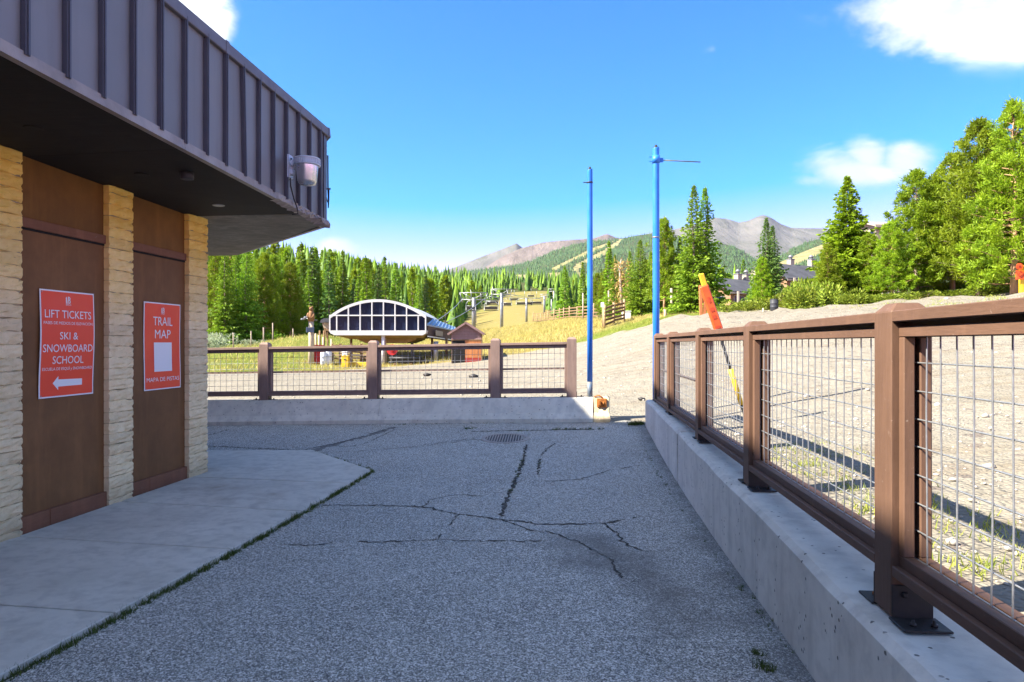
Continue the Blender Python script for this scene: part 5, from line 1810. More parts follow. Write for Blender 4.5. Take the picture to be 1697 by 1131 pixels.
# ================================================================ trees
def leafset(name, quads, tones, mat):
    V = np.array(quads, dtype=np.float32).reshape(-1, 3)
    n = len(V) // 4
    me = mesh_np(name, V, np.arange(n * 4).reshape(n, 4), mat)
    at = me.attributes.new('tone', 'FLOAT', 'FACE')
    at.data.foreach_set('value', np.asarray(tones, dtype=np.float32))
    return me
def leaf(o, d, l, w, rr):
    """a slim diamond from o along d"""
    d = d / (np.linalg.norm(d) + 1e-9)
    s = np.cross(d, rr.normal(0, 1, 3)); s /= np.linalg.norm(s) + 1e-9
    return [o, o + d * l * .5 + s * w, o + d * l, o + d * l * .5 - s * w]
def crown_spruce(h, r, seed, dz=.34, tl=.34, tw=.085, step=.26, base=.05, per=3, droop=.35, mat='spruce'):
    rr = np.random.default_rng(seed)
    Q, tn = [], []
    z = h * base
    while z < h * .985:
        t = (z - h * base) / (h * (1 - base))
        Lr = r * (1 - t) ** .86 * (.9 + .16 * math.sin(z * 2.3 + seed)); ls = .34 + .66 * (1 - t)
        k = int(round(7 + 3 * (1 - t)))
        a0 = rr.uniform(0, 6.3)
        for b in range(k):
            a = a0 + 6.283 * b / k + rr.normal(0, .22)
            L = max(.06, Lr * rr.uniform(.60, 1.15) - .08 * ls)
            up = .28 * t - droop * (1 - t)
            dr = np.array([math.cos(a), math.sin(a), up + rr.normal(0, .08)])
            side = np.array([-math.sin(a), math.cos(a), 0])
            ns = max(2, int(L / step))
            btone = rr.uniform(0, 1)
            for i in range(ns):
                q = (i + .6) / ns
                pos = np.array([0, 0, z + rr.normal(0, .04)]) + dr * L * q + np.array([0, 0, .22 * L * q * q])
                sp = (1 - .75 * q) * L * .34
                for c in range(per):
                    f = rr.uniform(-1, 1)
                    o = pos + side * f * sp * .55 + rr.normal(0, .03, 3)
                    d = dr * .8 + side * f * 1.1 + np.array([0, 0, rr.normal(-.12, .22)])
                    Q.append(leaf(o, d, ls * tl * rr.uniform(.7, 1.3), ls * tw * rr.uniform(.8, 1.4), rr))
                    tn.append(min(1, max(0, .15 + .5 * btone + .4 * q * rr.uniform(.3, 1))))
        z += dz * rr.uniform(.75, 1.2) * (.55 + .6 * (1 - t))
    for i in range(10):
        o = np.array([0, 0, h * .93 + i * h * .007])
        Q.append(leaf(o, np.array([rr.normal(0, .35), rr.normal(0, .35), 1.]), tl * .5, tw * .4, rr)); tn.append(.5)
    return leafset('crown', Q, tn, MAT[mat])
def crown_pine(h, r, seed, base=.16, n=150, tl=.27, tw=.024, per=64, mat='pine', limbs=None):
    rr = np.random.default_rng(seed)
    Q, tn = [], []
    for b in range(n):
        t = (b + rr.uniform(0, 1)) / n
        z = h * (base + (1 - base) * t)
        prof = (1 - t) ** .74 * (.62 + .38 * min(1, t * 5 + .35))
        L = r * prof * rr.uniform(.5, 1.18) + .12
        a = b * 2.39996 + rr.normal(0, .35)
        up = .05 + .55 * t
        dr = np.array([math.cos(a), math.sin(a), up])
        tip = np.array([0, 0, z]) + dr * L
        if limbs is not None:
            limbs.append((np.array([0, 0, z - .03]), np.array([0, 0, z]) + dr * L * .55 - np.array([0, 0, .05 * L]), tip))
        nc = max(1, int(L / .40))
        bt = rr.uniform(0, 1)
        for c in range(nc):
            q = 1 - c * .30 / max(L, .3)
            if q < .3: break
            cc = np.array([0, 0, z]) + dr * L * q + rr.normal(0, .10 + .09 * L, 3) * np.array([1, 1, .6])
            R_ = rr.uniform(.13, .22)
            ax = np.array([dr[0] * .7, dr[1] * .7, .75])
            for i in range(per // (1 if c == 0 else 2) + 4):
                d = rr.normal(0, 1, 3) + ax * 1.1
                d /= np.linalg.norm(d)
                o = cc + rr.normal(0, R_ * .55, 3)
                Q.append(leaf(o, d, tl * rr.uniform(.7, 1.25), tw * rr.uniform(.8, 1.5), rr))
                tn.append(min(1, max(0, .12 + .55 * bt + .4 * rr.uniform(0, 1))))
    return leafset('crown', Q, tn, MAT[mat])
def trunk_mesh(h, r, seed, mat, limbs=None, top=.94):
    rr = random.Random(seed)
    mb = MB()
    pts = [(rr.gauss(0, .02) * i, rr.gauss(0, .02) * i, h * top * i / 6 - (.35 if i == 0 else 0)) for i in range(7)]
    mb.tube(pts, [r * 1.15] + [r * (1 - .86 * i / 6) for i in range(1, 7)], 9)
    if limbs:
        for a, b, c in limbs:
            mb.tube([a, b, c], [.035, .022, .008], 4, False)
    else:
        for k in range(26):
            z = h * rr.uniform(.06, .75); a = rr.uniform(0, 6.28); L = rr.uniform(.3, .8)
            mb.tube([(0, 0, z), (L * math.cos(a), L * math.sin(a), z - .08)], [.03, .01], 4, False)
    me = bpy.data.meshes.new('trunk')
    me.from_pydata(mb.v, [], mb.f)
    me.polygons.foreach_set('use_smooth', mb.sm)
    me.materials.append(MAT[mat])
    return me
# prototypes; every one 10 m tall, scaled where it stands
PROTO = {}
for i in range(4):
    lm = []
    cr = crown_pine(10, 2.3 + .25 * (i % 2), 20 + i, base=(.06, .10, .17, .13)[i], n=235, limbs=lm)
    PROTO['pine%d' % i] = (trunk_mesh(10, .17, i, 'barkorange' if i != 1 else 'bark', lm[::2]), cr)
for i in range(3):
    PROTO['spruce%d' % i] = (trunk_mesh(10, .15, 30 + i, 'bark'), crown_spruce(10, (2.3, 2.7, 2.1)[i], 50 + i, tl=.34, tw=.075, per=6, dz=.22))
PROTO['full'] = (trunk_mesh(10, .2, 44, 'bark'), crown_spruce(10, 3.1, 64, dz=.19, tl=.46, tw=.085, per=10, step=.24, mat='pine'))
PROTO['dark0'] = (trunk_mesh(10, .15, 40, 'bark'), crown_spruce(10, 2.3, 60, mat='spruce_dark', tl=.34, tw=.075, per=6, dz=.22))
for i in range(4):   # lighter meshes for the middle distance
    PROTO['mids%d' % i] = (trunk_mesh(10, .13, 60 + i, 'bark'), crown_spruce(10, (1.5, 1.85, 1.35, 1.65)[i], 70 + i, dz=.5, tl=.6, tw=.16, step=.40, per=4, mat='spruce_dark' if i == 3 else 'spruce'))
for i in range(3):
    PROTO['midp%d' % i] = (trunk_mesh(10, .13, 80 + i, 'snag'), crown_pine(10, 1.25 + .2 * i, 90 + i, base=(.1, .22, .3)[i], n=95, tl=.46, tw=.09, per=22))
ntree = {}
def tree(kind, px, d, pytop, label, cat, name='pine_tree', wide=1., group=None, rot=None, base=None):
    f = on(px, d) if base is None else base
    h = P(0, pytop, d).z - f.z
    k = h / 10
    rr = random.Random(px * 13 + d)
    t_ = thing(name, label, cat, f, group)
    t_.rotation_euler = (0, 0, rr.uniform(0, 6.28) if rot is None else rot)
    t_.scale = (k * wide, k * wide, k)
    tr, cr = PROTO[kind]
    link('trunk', tr, t_); link('crown', cr, t_)
    return t_
HERO = [  # kind, px, depth, top py, width, name, label
    ('pine0', 1680, 33, 178, 1.0, 'pine_tree', 'tallest pine at the right edge with an orange trunk beside the orange sign'),
    ('pine1', 1622, 35.5, 205, .95, 'pine_tree', 'tall shaggy pine with a thin orange trunk left of the tallest pine'),
    ('pine2', 1725, 34, 205, 1.0, 'pine_tree', 'tall pine cut by the right edge behind the orange sign'),
    ('pine3', 1578, 38, 262, 1.05, 'pine_tree', 'broad pine leaning over a dark hollow left of the thin orange trunk'),
    ('pine1', 1518, 38.5, 287, 1.1, 'pine_tree', 'bushy pine with a forked top right of the pale lodge gable'),
    ('pine0', 1545, 41, 300, 1.1, 'pine_tree', 'yellowish pine hidden behind the forked topped pine'),
    ('pine3', 1478, 37, 372, 1.2, 'pine_tree', 'lower full pine filling the gap below the pale lodge gable'),
    ('full', 1404, 40, 292, 1.1, 'spruce_tree', 'large pointed spruce with wide skirts beside the bushes'),
    ('pine3', 1440, 38.5, 392, 1.25, 'pine_tree', 'short spreading pine at the right skirt of the large pointed spruce'),
    ('pine0', 1372, 38, 408, 1.2, 'pine_tree', 'short pale green pine at the left skirt of the large pointed spruce'),
    ('pine2', 1650, 39, 232, 1.0, 'pine_tree', 'pine with visible grey limbs between the two tall right pines'),
    ('dark0', 1270, 52, 361, 1.15, 'spruce_tree', 'pointed dark spruce rising in front of the lodges'),
    ('dark0', 1280, 53, 374, 1.1, 'spruce_tree', 'second top of the dark spruce pair in front of the lodges'),
    ('pine3', 1263, 42, 430, 1.0, 'pine_tree', 'short bright pine at the foot of the dark spruce pair'),
    ('spruce0', 1150, 46, 306, 1.05, 'spruce_tree', 'left one of the tall twin spruces right of the taller blue pole'),
    ('spruce2', 1168, 46.8, 309, 1.12, 'spruce_tree', 'right one of the tall twin spruces right of the taller blue pole'),
    ('pine2', 1101, 50, 366, .85, 'pine_tree', 'ragged pine directly behind the taller blue pole'),
    ('spruce2', 1127, 50, 392, .95, 'spruce_tree', 'slim spruce left of the twin spruces'),
    ('spruce1', 1061, 58, 396, 1.1, 'spruce_tree', 'broad spruce left of the taller blue pole'),
    ('spruce0', 1044, 64, 416, .95, 'spruce_tree', 'narrow spruce beside the dead snag'),
    ('spruce2', 1019, 70, 421, .95, 'spruce_tree', 'spruce behind the white notice board'),
    ('spruce1', 1078, 62, 420, .9, 'spruce_tree', 'spruce half hidden by the taller blue pole'),
    ('spruce0', 1100, 62, 440, 1.1, 'spruce_tree', 'low full spruce right of the taller blue pole foot'),
    ('spruce1', 1140, 60, 440, 1.1, 'spruce_tree', 'low full spruce filling the gap under the twin spruces'),
    ('pine2', 990, 90, 455, .9, 'pine_tree', 'pine rising between the two blue poles behind the slat fence'),
    ('pine0', 1003, 84, 448, .9, 'pine_tree', 'leafy pine behind the corner of the slat fence')]
for a in HERO:
    tree(a[0], a[1], a[2], a[3], a[6], 'tree', a[5], a[4])
# dead snag
f = on(1032, 60)
sn = thing('dead_snag', 'leaning pale dead snag with rusty needles left of the broad spruce', 'dead tree', f)
obj('trunk', MB().tube([f, P(1029, 480, 60), P(1027, 445, 60), P(1030, 428, 60)], [.16, .12, .08, .03], 8), MAT['snag'], sn)
rr_ = np.random.default_rng(5); Q, tn = [], []
for k in range(420):
    y = rr_.uniform(432, 512); c_ = P(1030 + rr_.normal(0, 7), y, 60) - f
    Q.append(leaf(np.array(c_) + np.array([0, rr_.normal(0, .4), 0]), rr_.normal(0, 1, 3), .45, .04, rr_)); tn.append(rr_.uniform(0, 1))
link('crown', leafset('crown', Q, tn, MAT['deadneedle']), sn)

# forest: individual trees
rt = random.Random(21)
FOREST = []
def left_edge(d): return np.interp(d, [80, 95, 130, 180, 300, 450], [520, 600, 695, 752, 800, 838])
def right_edge(d): return np.interp(d, [70, 90, 120, 200, 300, 450], [1000, 965, 925, 905, 912, 925])
cand = []
# front rank on the left, large
for (px, d, top) in ((357, 82, 418), (372, 80, 406), (392, 84, 400), (408, 82, 404), (424, 88, 412), (437, 86, 424), (452, 90, 428), (466, 94, 432), (481, 92, 440), (497, 96, 436), (512, 100, 446), (528, 102, 440),
                     (340, 84, 420), (383, 96, 404), (446, 102, 416), (474, 106, 424), (505, 110, 430), (540, 108, 436), (556, 112, 446), (571, 116, 438), (588, 118, 450), (604, 120, 446), (620, 124, 452), (420, 104, 410)):
    cand.append((d, px, top))
while len(cand) < 225:
    d = 100 * (3.6 ** rt.random())
    px = rt.uniform(300, 960)
    if px > left_edge(d): continue
    cand.append((d, px, None))
while len(cand) < 280:
    d = 76 * (5 ** rt.random())
    px = rt.uniform(890, 1240)
    if px < right_edge(d) + 6: continue
    cand.append((d, px, None))
ORD = ['first', 'second', 'third', 'fourth', 'fifth', 'sixth', 'seventh', 'eighth', 'ninth', 'tenth', 'eleventh', 'twelfth']
front_px = sorted(c_[1] for c_ in cand if c_[2] is not None)
for d, px, top in sorted(cand):
    given = top is not None
    f = on(px, d)
    left = px < 860
    if top is None:
        h = rt.uniform(9, 14.5) if left else rt.uniform(7.5, 12)
        if not left and d < 140: h *= .8
        top = HZ - (f.z + h - EYE) * F / d
    r_ = rt.random()
    if d < 125 and left:
        kind = rt.choice(['spruce0', 'spruce2', 'pine2', 'pine3', 'spruce1']) if d < 100 else rt.choice(['mids0', 'mids1', 'mids2', 'mids3', 'midp0'])
    else:
        kind = rt.choice(['mids0', 'mids1', 'mids2', 'mids0', 'mids2', 'mids3', 'midp0', 'midp1', 'midp2'])
    g_ = 'conifers on the wooded hillside left of the ski run' if left else 'conifers along the right side of the ski run'
    lb = ('conifer among many on the wooded hillside left of the ski run' if left else 'conifer in the wood along the right side of the ski run')
    if given:
        q_ = front_px.index(px)
        lb = ('tall front conifer on the left hillside, %s counted from the last yellow pier' % ORD[q_]) if q_ < 12 else ('tall front conifer on the left hillside, %s counted back from the lift terminal arch' % ORD[23 - q_])
    tree(kind, px, d, top, lb, 'tree', 'conifer', (.92 if kind.startswith('mid') else .85) * rt.uniform(.85, 1.15), g_)

# forest further back: one mass of simple conifers
def cone_wood(name, pts, kind_tone, mat, tiers=3, sides=6, seed=1):
    """pts: rows of x, y, z, height, radius"""
    rr = np.random.default_rng(seed)
    V, Fc, tn = [], [], []
    n0 = 0
    for (x, y, z, h, r) in pts:
        tone = rr.uniform(0, 1)
        a0 = rr.uniform(0, 6)
        for k in range(tiers):
            zb = z + h * (.08 + .26 * k * 3 / tiers) * .9
            zt = z + h * min(1, (.5 + .5 * (k + 1) / tiers))
            rk_ = r * (1 - .78 * k / tiers) * rr.uniform(.85, 1.1)
            ring_ = []
            for s in range(sides):
                a = a0 + 6.283 * (s + .5 * k) / sides
                q = rk_ * (rr.uniform(.85, 1.2) if s % 2 else rr.uniform(.35, .6))
                ring_.append((x + q * math.cos(a), y + q * math.sin(a), zb + rr.normal(0, .03 * h)))
            V += ring_ + [(x, y, zt)]
            for s in range(sides):
                Fc.append((n0 + s, n0 + (s + 1) % sides, n0 + sides))
                tn.append(min(1, max(0, tone * tone * .8 + rr.uniform(0, .3))))
            n0 += sides + 1
    me = mesh_np(name, V, Fc, mat)
    at = me.attributes.new('tone', 'FLOAT', 'FACE')
    at.data.foreach_set('value', np.array(tn, dtype=np.float32))
    o = link(name, me)
    return o
rr_ = np.random.default_rng(9)
pts = []
xs_, ys_ = [], []
while len(xs_) < 3500:
    d = rr_.uniform(150, 640); px = rr_.uniform(-420, 1560)
    if d < 470 and left_edge(d) + 2 < px < right_edge(d) + (4 if d < 430 else 0): continue
    if d < 235 and px < left_edge(d) and rr_.random() < .5: continue
    if px > 1240 and d < 300: continue
    xs_.append(PX(px, d)); ys_.append(d)
zz = tps(np.array(xs_), np.array(ys_))
for x, y, z in zip(xs_, ys_, zz):
    h = rr_.uniform(8.5, 15.5) if x < 0 or y > 430 else rr_.uniform(7.5, 12.5)
    pts.append((x, y, z - .3, h, h * rr_.uniform(.14, .20)))
o = cone_wood('distant_wood', pts, None, MAT['wood_far'], 6, 8, 3)
tag(o, 'mass of conifers covering the valley sides behind the ski run', 'forest', kind='stuff')

# bushes
def bush_mesh(seed, mat, n=700, tl=.14, tw=.035):
    rr = np.random.default_rng(seed)
    Q, tn = [], []
    lobes = [(rr.normal(0, .45, 2), rr.uniform(.3, .75)) for _ in range(9)]
    for i in range(n):
        (c, hh) = lobes[rr.integers(9)]
        v = rr.normal(0, 1, 3); v /= np.linalg.norm(v)
        rad = rr.uniform(.6, 1) ** .5
        o = np.array([c[0] + v[0] * .42 * rad, c[1] + v[1] * .42 * rad, max(.02, hh * .6 + v[2] * .42 * rad)])
        Q.append(leaf(o, v + np.array([0, 0, .5]), tl * rr.uniform(.6, 1.4), tw, rr)); tn.append(rr.uniform(0, 1))
    return leafset('foliage', Q, tn, MAT[mat])
BM = [bush_mesh(1, 'bush', 1500), bush_mesh(2, 'bush', 1500), bush_mesh(3, 'sage', 1500)]
stem = trunk_mesh(.8, .05, 3, 'bark', [(np.array([0, 0, .1]), np.array([.1 * math.cos(a), .1 * math.sin(a), .4]), np.array([.4 * math.cos(a), .4 * math.sin(a), .7])) for a in range(6)])
def bush(k, px, d, w, pytop, label, group):
    f = on(px, d)
    h = P(0, pytop, d).z - f.z
    t_ = thing('bush', label, 'bush', f, group)
    t_.scale = (w / 1.8, w / 1.8, h / 1.05)
    t_.rotation_euler = (0, 0, px % 6)
    link('foliage', BM[k], t_); link('stem', stem, t_)
BL = ['low bush under the lodge balconies, nearest the orange marker', 'second low bush under the lodge balconies', 'third low bush under the lodge balconies, left of the short bright pine', 'yellowish bush just right of the charcoal drum', 'second bush right of the charcoal drum',
      'tall light bush left of the short pale green pine', 'bush at the foot of the short pale green pine', 'bush behind the charcoal drum and yellowish bush', 'taller bush below the upper lodge', 'bush at the left foot of the large pointed spruce',
      'bush at the right foot of the large pointed spruce', 'bush under the short spreading pine', 'bush under the lower full pine below the pale gable', 'bush under the forked topped pine', 'bush beside the thin orange trunk', 'bush left of the tallest pine', 'bush between the tallest pine and the orange sign',
      'low bush at the foot of the short bright pine', 'small bush under the twin spruces', 'big dark bush filling the hollow behind the broad pine', 'big bush behind the thin orange trunk', 'big bush behind the tallest pine trunk', 'big bush behind the orange sign at the right edge']
for i, (k, px, d, w, tp_) in enumerate(((1, 1206, 41, 1.6, 503), (0, 1222, 40.5, 1.6, 500), (1, 1243, 39, 2.0, 494), (0, 1300, 38, 2.2, 478), (1, 1322, 37.5, 2.2, 470), (0, 1345, 37, 2.4, 462), (1, 1365, 37.3, 2.2, 474), (0, 1312, 40, 2.6, 466), (1, 1335, 41, 3.0, 452), (0, 1395, 37, 2.0, 486),
                                  (1, 1425, 36.8, 2.0, 484), (0, 1455, 36.4, 2.0, 486), (1, 1490, 36.6, 2.0, 484), (0, 1535, 36.5, 1.8, 478), (1, 1590, 36.5, 1.8, 476), (0, 1640, 35.5, 2.0, 470), (1, 1667, 36, 2.0, 468), (0, 1268, 40, 2.0, 492), (0, 1180, 44, 1.6, 505), (1, 1555, 42, 3.0, 462), (0, 1605, 42, 3.2, 455), (1, 1655, 42, 3.2, 450), (0, 1705, 42, 3.2, 445))):
    bush(k, px, d, w, tp_, BL[i], 'bushes along the gravel crest')
for i, (px, d, w, tp_, lb) in enumerate(((356, 70, 2.6, 547, 'pale sage bush beside the last yellow block pier'), (346, 66, 2.4, 555, 'lower pale sage bush at the left end of the fence view'), (415, 62, 1.4, 560, 'small sage bush among the thin posts'))):
    bush(2, px, d, w, tp_, lb, None)

# grass and weeds
def blades(name, base, n_each, hgt, spread, mats, seed, label=None, parent=None):
    rr = np.random.default_rng(seed)
    V, tn = [], []
    for (x, y, z, s) in base:
        for k in range(n_each):
            ox, oy = x + rr.normal(0, spread * s), y + rr.normal(0, spread * s)
            a = rr.uniform(0, 6.28); h = hgt * s * rr.uniform(.5, 1.3); w = hgt * s * .07
            lx, ly = rr.normal(0, .45) * h, rr.normal(0, .45) * h
            c, d_ = math.cos(a) * w, math.sin(a) * w
            V += [(ox - c, oy - d_, z), (ox + c, oy + d_, z), (ox + lx, oy + ly, z + h)]
            tn.append(rr.uniform(0, 1))
    n = len(V) // 3
    me = mesh_np(name, V, np.arange(n * 3).reshape(n, 3), mats)
    at = me.attributes.new('tone', 'FLOAT', 'FACE')
    at.data.foreach_set('value', np.array(tn, dtype=np.float32))
    o = link(name, me)
    o['kind'] = 'stuff'
    if label: o['label'] = label; o['category'] = 'grass'
    return o
rr_ = np.random.default_rng(31)
# meadow tufts on the mound and left slope
X_ = rr_.uniform(-28, 22, 26000); Y_ = 34 + 70 * rr_.uniform(0, 1, 26000) ** 1.6
m_ = grassmask(X_, Y_) + rr_.normal(0, .12, len(X_)) > .62
X_, Y_ = X_[m_], Y_[m_]; Z_ = tps(X_, Y_)
lush = (np.exp(-((X_ - 8) / 5) ** 2 - ((Y_ - 41) / 4) ** 2) > .35) | ((X_ < -12) & (rr_.uniform(0, 1, len(X_)) < .6))
b1 = [(x, y, z - .02, rr_.uniform(.6, 1.3)) for x, y, z in zip(X_[~lush], Y_[~lush], Z_[~lush])]
b2 = [(x, y, z - .02, rr_.uniform(.5, 1.1)) for x, y, z in zip(X_[lush], Y_[lush], Z_[lush])]
blades('dry_grass', b1, 5, .25, .16, MAT['straw'], 1, 'dry yellow grass on the mound behind the gravel')
blades('green_grass', b2, 5, .19, .16, MAT['grass'], 2, 'green grass along the edge of the gravel and the left slope')
# weeds on the gravel behind the fence
b3 = []
for _ in range(300):
    u = rr_.uniform(.2, 7.5); p = 1.75 + abs(rr_.normal(0, .75)) * (1.0 if u < 3.4 else .5)
    if p > 4: continue
    v = FP(p, u, 0)
    if rr_.random() < math.exp(-max(0, u - 3.2) / 2.2) or rr_.random() < .25: b3.append((v.x, v.y, gz(v.x, v.y) - .005, rr_.uniform(.4, 1.0)))
for _ in range(260):
    x, y = rr_.uniform(14, 26), rr_.uniform(22, 32)
    b3.append((x, y, gz(x, y) - .01, rr_.uniform(.8, 1.8)))
blades('gravel_weeds', b3, 14, .075, .06, MAT['grass'], 3, 'low green weeds growing in the gravel behind the fence')
# weeds in the sidewalk joint and the cracks
b4 = []
for _ in range(520):
    Y = rr_.uniform(2.2, 8.1)
    x = walk_edge(Y) + rr_.normal(0, .012)
    b4.append((x + .012, Y, az(x, Y), rr_.uniform(.4, 1.0) * (1.35 if rr_.random() < .12 else 1)))
def crack_weeds(pts, n, s):
    q = [ag(*t_) for t_ in pts]
    for _ in range(n):
        i = rr_.integers(len(q) - 1); t_ = rr_.random()
        x = q[i][0] * (1 - t_) + q[i + 1][0] * t_ + rr_.normal(0, .015); y = q[i][1] * (1 - t_) + q[i + 1][1] * t_ + rr_.normal(0, .02)
        b4.append((x, y, az(x, y), s * rr_.uniform(.5, 1.1)))
crack_weeds([(620, 780), (570, 764), (520, 750)], 40, .7)
crack_weeds([(866, 755), (862, 775), (852, 800), (846, 818)], 26, .7)
crack_weeds([(895, 760), (893, 785)], 8, .6)
crack_weeds([(770, 712), (790, 710)], 10, 1.0); crack_weeds([(850, 715), (880, 714)], 9, .9); crack_weeds([(915, 713), (945, 712), (1000, 712)], 34, .9)
crack_weeds([(975, 696), (990, 695)], 16, 1.3); crack_weeds([(1045, 705), (1066, 703)], 42, 1.7)
crack_weeds([(1068, 745), (1100, 800), (1200, 945), (1345, 1125)], 46, .6)
crack_weeds([(1264, 1100), (1270, 1115)], 16, .9); crack_weeds([(1248, 1080), (1256, 1088)], 8, .7); crack_weeds([(1275, 990), (1290, 1030)], 16, 1.2)
crack_weeds([(600, 706), (800, 702), (950, 698)], 34, .7)
blades('joint_weeds', b4, 11, .042, .013, MAT['weed'], 4, 'dark green weeds in the sidewalk joint and asphalt cracks')

# loose stones on the gravel
ico_v, ico_f = None, None
bm = bmesh.new(); bmesh.ops.create_icosphere(bm, subdivisions=1, radius=1); bm.verts.index_update()
ico_v = np.array([v.co[:] for v in bm.verts]); ico_f = np.array([[v.index for v in f.verts] for f in bm.faces]); bm.free()
V, Fc = [], []
n0 = 0
cnt = 0
px_ = np.concatenate([1.8 + 5 * rr_.random(2600) ** 1.4, rr_.uniform(-9, 9, 1700), rr_.uniform(-12, 22, 900)])
py_ = np.concatenate([rr_.uniform(.3, 11, 2600), rr_.uniform(11.9, 26, 1700), rr_.uniform(20, 40, 900)])
w_ = [FP(p, u, 0) for p, u in zip(px_, py_)]
zs = tps(np.array([v.x for v in w_]), np.array([v.y for v in w_]))
for v, z in zip(w_, zs):
    r_ = .005 * math.exp(rr_.normal(.25, .6)) * (1 + math.hypot(v.x, v.y) / 26)
    s = np.array([1, rr_.uniform(.6, 1), rr_.uniform(.4, .75)]) * r_
    a = rr_.uniform(0, 6.28)
    q = ico_v * (1 + rr_.normal(0, .14, ico_v.shape)) * s
    q = np.c_[q[:, 0] * math.cos(a) - q[:, 1] * math.sin(a), q[:, 0] * math.sin(a) + q[:, 1] * math.cos(a), q[:, 2]]
    V.append(q + np.array([v.x, v.y, z + s[2] * .4])); Fc.append(ico_f + n0); n0 += len(ico_v)
tag(link('loose_stones', mesh_np('loose_stones', np.concatenate(V), np.concatenate(Fc), MAT['stone'])), 'loose stones scattered over the pale gravel', 'stones', kind='stuff')
def rock(px, py, d, r_, mat, label):
    f = on(px, d)
    rr = np.random.default_rng(int(px))
    q = ico_v * (1 + rr.normal(0, .16, ico_v.shape)) * np.array([1.2, .9, .65]) * r_
    o = link('rock', mesh_np('rock', q, ico_f, MAT[mat]), None, f + Vector((0, 0, r_ * .3)))
    tag(o, label, 'rock')
rock(1640, 750, 5.6, .045, 'stucco', 'pale stone on the gravel seen through the nearest mesh panel')
rock(708, 625, 30, .16, 'bracket', 'dark stone on the gravel seen right of the middle barrier fence post')
rock(785, 637, 24, .14, 'bracket', 'dark stone on the gravel seen left of the last mesh panel of the barrier fence')
rock(1063, 657, 14, .07, 'bracket', 'dark stone on the gravel in the gap between the fences')

# ================================================================ mountains
def ridge(name, crest, D, Dn, pyfoot, mat, seed, amp=.02, nb=60, back=.35, pfun=None):
    px0, px1 = crest[0][0], crest[-1][0]
    rr = np.random.default_rng(seed)
    n = 150
    pxs = np.linspace(px0, px1, n)
    pys = np.interp(pxs, [c[0] for c in crest], [c[1] for c in crest])
    ph = rr.uniform(0, 6.28, (7, 3))
    t = np.concatenate([np.linspace(0, 1, nb), 1 + back * np.linspace(.08, 1, 10)])
    V = np.zeros((len(t), n, 3))
    for j, tt in enumerate(t):
        for i in range(n):
            zt = EYE + (HZ - pys[i]) * D / F; zf = EYE + (HZ - pyfoot) * Dn / F
            d = Dn + (D - Dn) * tt
            x = PX(pxs[i], d)
            if tt <= 1:
                e = tt ** 1.12
                z = zf + (zt - zf) * e
                w = math.sin(math.pi * min(1, tt)) ** .7
                s = 0
                for k in range(7):
                    f_ = 2 ** (k * .62)
                    s += math.sin(x * f_ / (D * .055) + ph[k, 0] + 1.3 * math.sin(d * f_ / (D * .11) + ph[k, 1])) * .62 ** k
                z += s * w * amp * (zt - zf)
            else:
                z = zt - (zt - zf) * (tt - 1) * 1.3
            V[j, i] = (x, d, z)
    m = len(t)
    idx = np.arange(m * n).reshape(m, n)
    q = np.stack([idx[:-1, :-1], idx[:-1, 1:], idx[1:, 1:], idx[1:, :-1]], -1).reshape(-1, 4)
    o = tag(link(name, mesh_np(name, V.reshape(-1, 3), q, mat, True)), kind='structure')
    return o, V[:nb]
def mk_mountain(name, a, b, cc, scale, gully):
    t = NT(name)
    w = t.world
    n1 = t.noise(w, scale, 9, .62, .3)
    n2 = t.noise(t.mapping(w, (1, .25, .35)), gully, 8, .68, .6)
    c = t.mix(t.ramp(n1, .36, .64), a, b)
    c = t.mix(t.ramp(n2, .46, .66, 0, .75), c, cc)
    return t.done(c, .95, .1, 0, t.bump(n2, .9, 40))
MAT['bare'] = mk_mountain('bare_rock', (.115, .108, .096), (.165, .155, .137), (.085, .09, .062), .0022, .006)
MAT['pinkrock'] = mk_mountain('pink_scree', (.135, .108, .092), (.215, .176, .15), (.095, .078, .06), .003, .012)
MAT['farmeadow'] = mk_mountain('mountain_meadow', (.27, .24, .10), (.33, .285, .14), (.20, .21, .07), .004, .02)
MAT['undergreen'] = mk_mountain('forest_floor', (.065, .082, .035), (.085, .10, .042), (.05, .07, .03), .01, .03)
MAT['cone'] = mk_leaf('mountain_conifers', (.040, .072, .026), (.085, .125, .038), .15)
ridge('bare_mountain', [(640, 500), (690, 470), (720, 455), (760, 441), (800, 425), (830, 414), (856, 403.5), (866, 411), (900, 425), (960, 440), (1010, 452)], 5200, 3900, 480, MAT['bare'], 1, .015)
ridge('scree_mountain', [(770, 470), (800, 446), (835, 424), (866, 411), (900, 402), (930, 399), (960, 397), (985, 395), (1000, 389.5), (1007, 388), (1022, 394.5), (1060, 400), (1110, 405), (1180, 420)], 4600, 3500, 480, MAT['pinkrock'], 2, .02)
ridge('bare_mountain', [(1000, 405), (1080, 386), (1120, 380), (1160, 369), (1185, 361), (1205, 363), (1225, 369), (1240, 366), (1258, 358), (1266, 356.5), (1278, 361), (1295, 372), (1312, 378), (1360, 378.5), (1420, 384), (1520, 390), (1640, 402), (1760, 420)], 6000, 4200, 455, MAT['bare'], 3, .022)
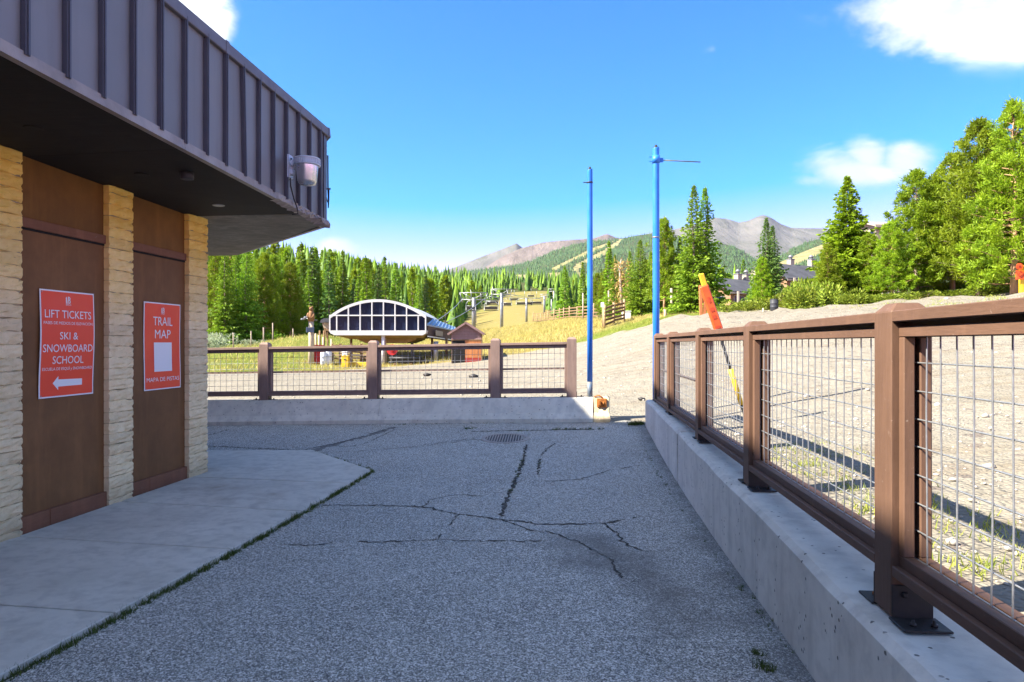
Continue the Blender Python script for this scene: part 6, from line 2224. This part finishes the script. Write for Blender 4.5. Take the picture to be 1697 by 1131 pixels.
# wooded ridges: bare ground where the ski runs are cut, trees everywhere else
def inpoly(x, y, poly):
    c = False
    j = len(poly) - 1
    for i in range(len(poly)):
        if (poly[i][1] > y) != (poly[j][1] > y) and x < (poly[j][0] - poly[i][0]) * (y - poly[i][1]) / (poly[j][1] - poly[i][1]) + poly[i][0]: c = not c
        j = i
    return c
RUNS = [[(1010, 402), (1018, 399), (1000, 410), (980, 420), (950, 432), (928, 440), (945, 430), (980, 412)], [(1027, 397), (1034, 396), (1020, 410), (1000, 424), (978, 434), (962, 444), (955, 450), (947, 449), (952, 441), (970, 430), (1000, 415), (1015, 405)],
        [(952, 448), (958, 449), (966, 456), (974, 470), (968, 472), (958, 458)], [(916, 444), (945, 430), (952, 432), (930, 442), (918, 450)], [(853, 456), (884, 455), (884, 462), (860, 464)], [(908, 453), (930, 452), (934, 460), (914, 466)],
        [(1262, 446), (1300, 432), (1330, 418), (1372, 402), (1400, 400), (1360, 420), (1330, 436), (1300, 448), (1282, 470), (1262, 478)], [(1226, 462), (1246, 452), (1258, 450), (1258, 480), (1232, 480)], [(690, 468), (705, 463), (735, 460), (720, 466)]]
def isrun(px, py):
    return any(inpoly(px, py, p) for p in RUNS)
def wooded(name, crest, D, Dn, pyfoot, seed, ntree, treeline=None):
    o, V = ridge(name, crest, D, Dn, pyfoot, MAT['undergreen'], seed, .02, 90)
    me = o.data
    me.materials.append(MAT['farmeadow'])
    m, n, _ = V.shape
    px = V[..., 0] / V[..., 1] * F + 848.5; py = HZ - (V[..., 2] - EYE) / V[..., 1] * F
    mi = np.zeros(len(me.polygons), dtype=np.int32)
    for j in range(m - 1):
        for i in range(n - 1):
            if isrun((px[j, i] + px[j + 1, i + 1]) / 2, (py[j, i] + py[j + 1, i + 1]) / 2): mi[j * (n - 1) + i] = 1
    me.polygons.foreach_set('material_index', mi)
    rr = np.random.default_rng(seed + 40)
    pts = []
    while len(pts) < ntree:
        j = rr.integers(1, m - 1); i = rr.integers(0, n - 1)
        q = V[j, i] + (V[j, i + 1] - V[j, i]) * rr.random() + (V[j + 1, i] - V[j, i]) * rr.random()
        a, b = q[0] / q[1] * F + 848.5, HZ - (q[2] - EYE) / q[1] * F
        if a < 660 or a > 1480 or isrun(a, b): continue
        h = rr.uniform(9, 15) * (q[1] / 2600) ** .25
        pts.append((q[0], q[1], q[2] - 1, h, h * .24))
    w = cone_wood(name + '_trees', pts, None, MAT['cone'], 2, 5, seed)
    return o, w
o, w = wooded('wooded_ridge', [(640, 490), (680, 467), (700, 461.5), (760, 452), (800, 447), (850, 441), (872, 436), (900, 426), (925, 414), (950, 406), (980, 401), (1010, 398), (1030, 395.5), (1060, 390), (1085, 387), (1110, 392), (1150, 398), (1185, 402), (1215, 408), (1240, 422), (1265, 438), (1300, 456)], 3000, 1300, 480, 11, 7500)
w.name = 'ridge_wood'; tag(w, 'far conifer wood covering the ridge between the pale ski runs', 'forest', kind='stuff')
o, w = wooded('wooded_slope', [(1225, 470), (1262, 442), (1290, 427), (1315, 412), (1340, 401), (1360, 396), (1400, 391), (1480, 390), (1600, 400)], 2500, 1300, 490, 12, 3200)
w.name = 'slope_wood'; tag(w, 'far conifer wood beside the light green ski slope at right', 'forest', kind='stuff')

# ================================================================ air
hz_ = MB().wbox(-3600, 6200, -260, 8300, -14, 1400)
hm = bpy.data.materials.new('haze')
hm.use_nodes = True
hm.node_tree.nodes.clear()
ho = hm.node_tree.nodes.new('ShaderNodeOutputMaterial')
hv = hm.node_tree.nodes.new('ShaderNodeVolumePrincipled')
hv.inputs['Density'].default_value = HAZE
hv.inputs['Color'].default_value = (.50, .72, 1.0, 1)
hv.inputs['Anisotropy'].default_value = .2
hm.node_tree.links.new(hv.outputs[0], ho.inputs['Volume'])
haze = tag(obj('haze', hz_, hm), kind='stuff')
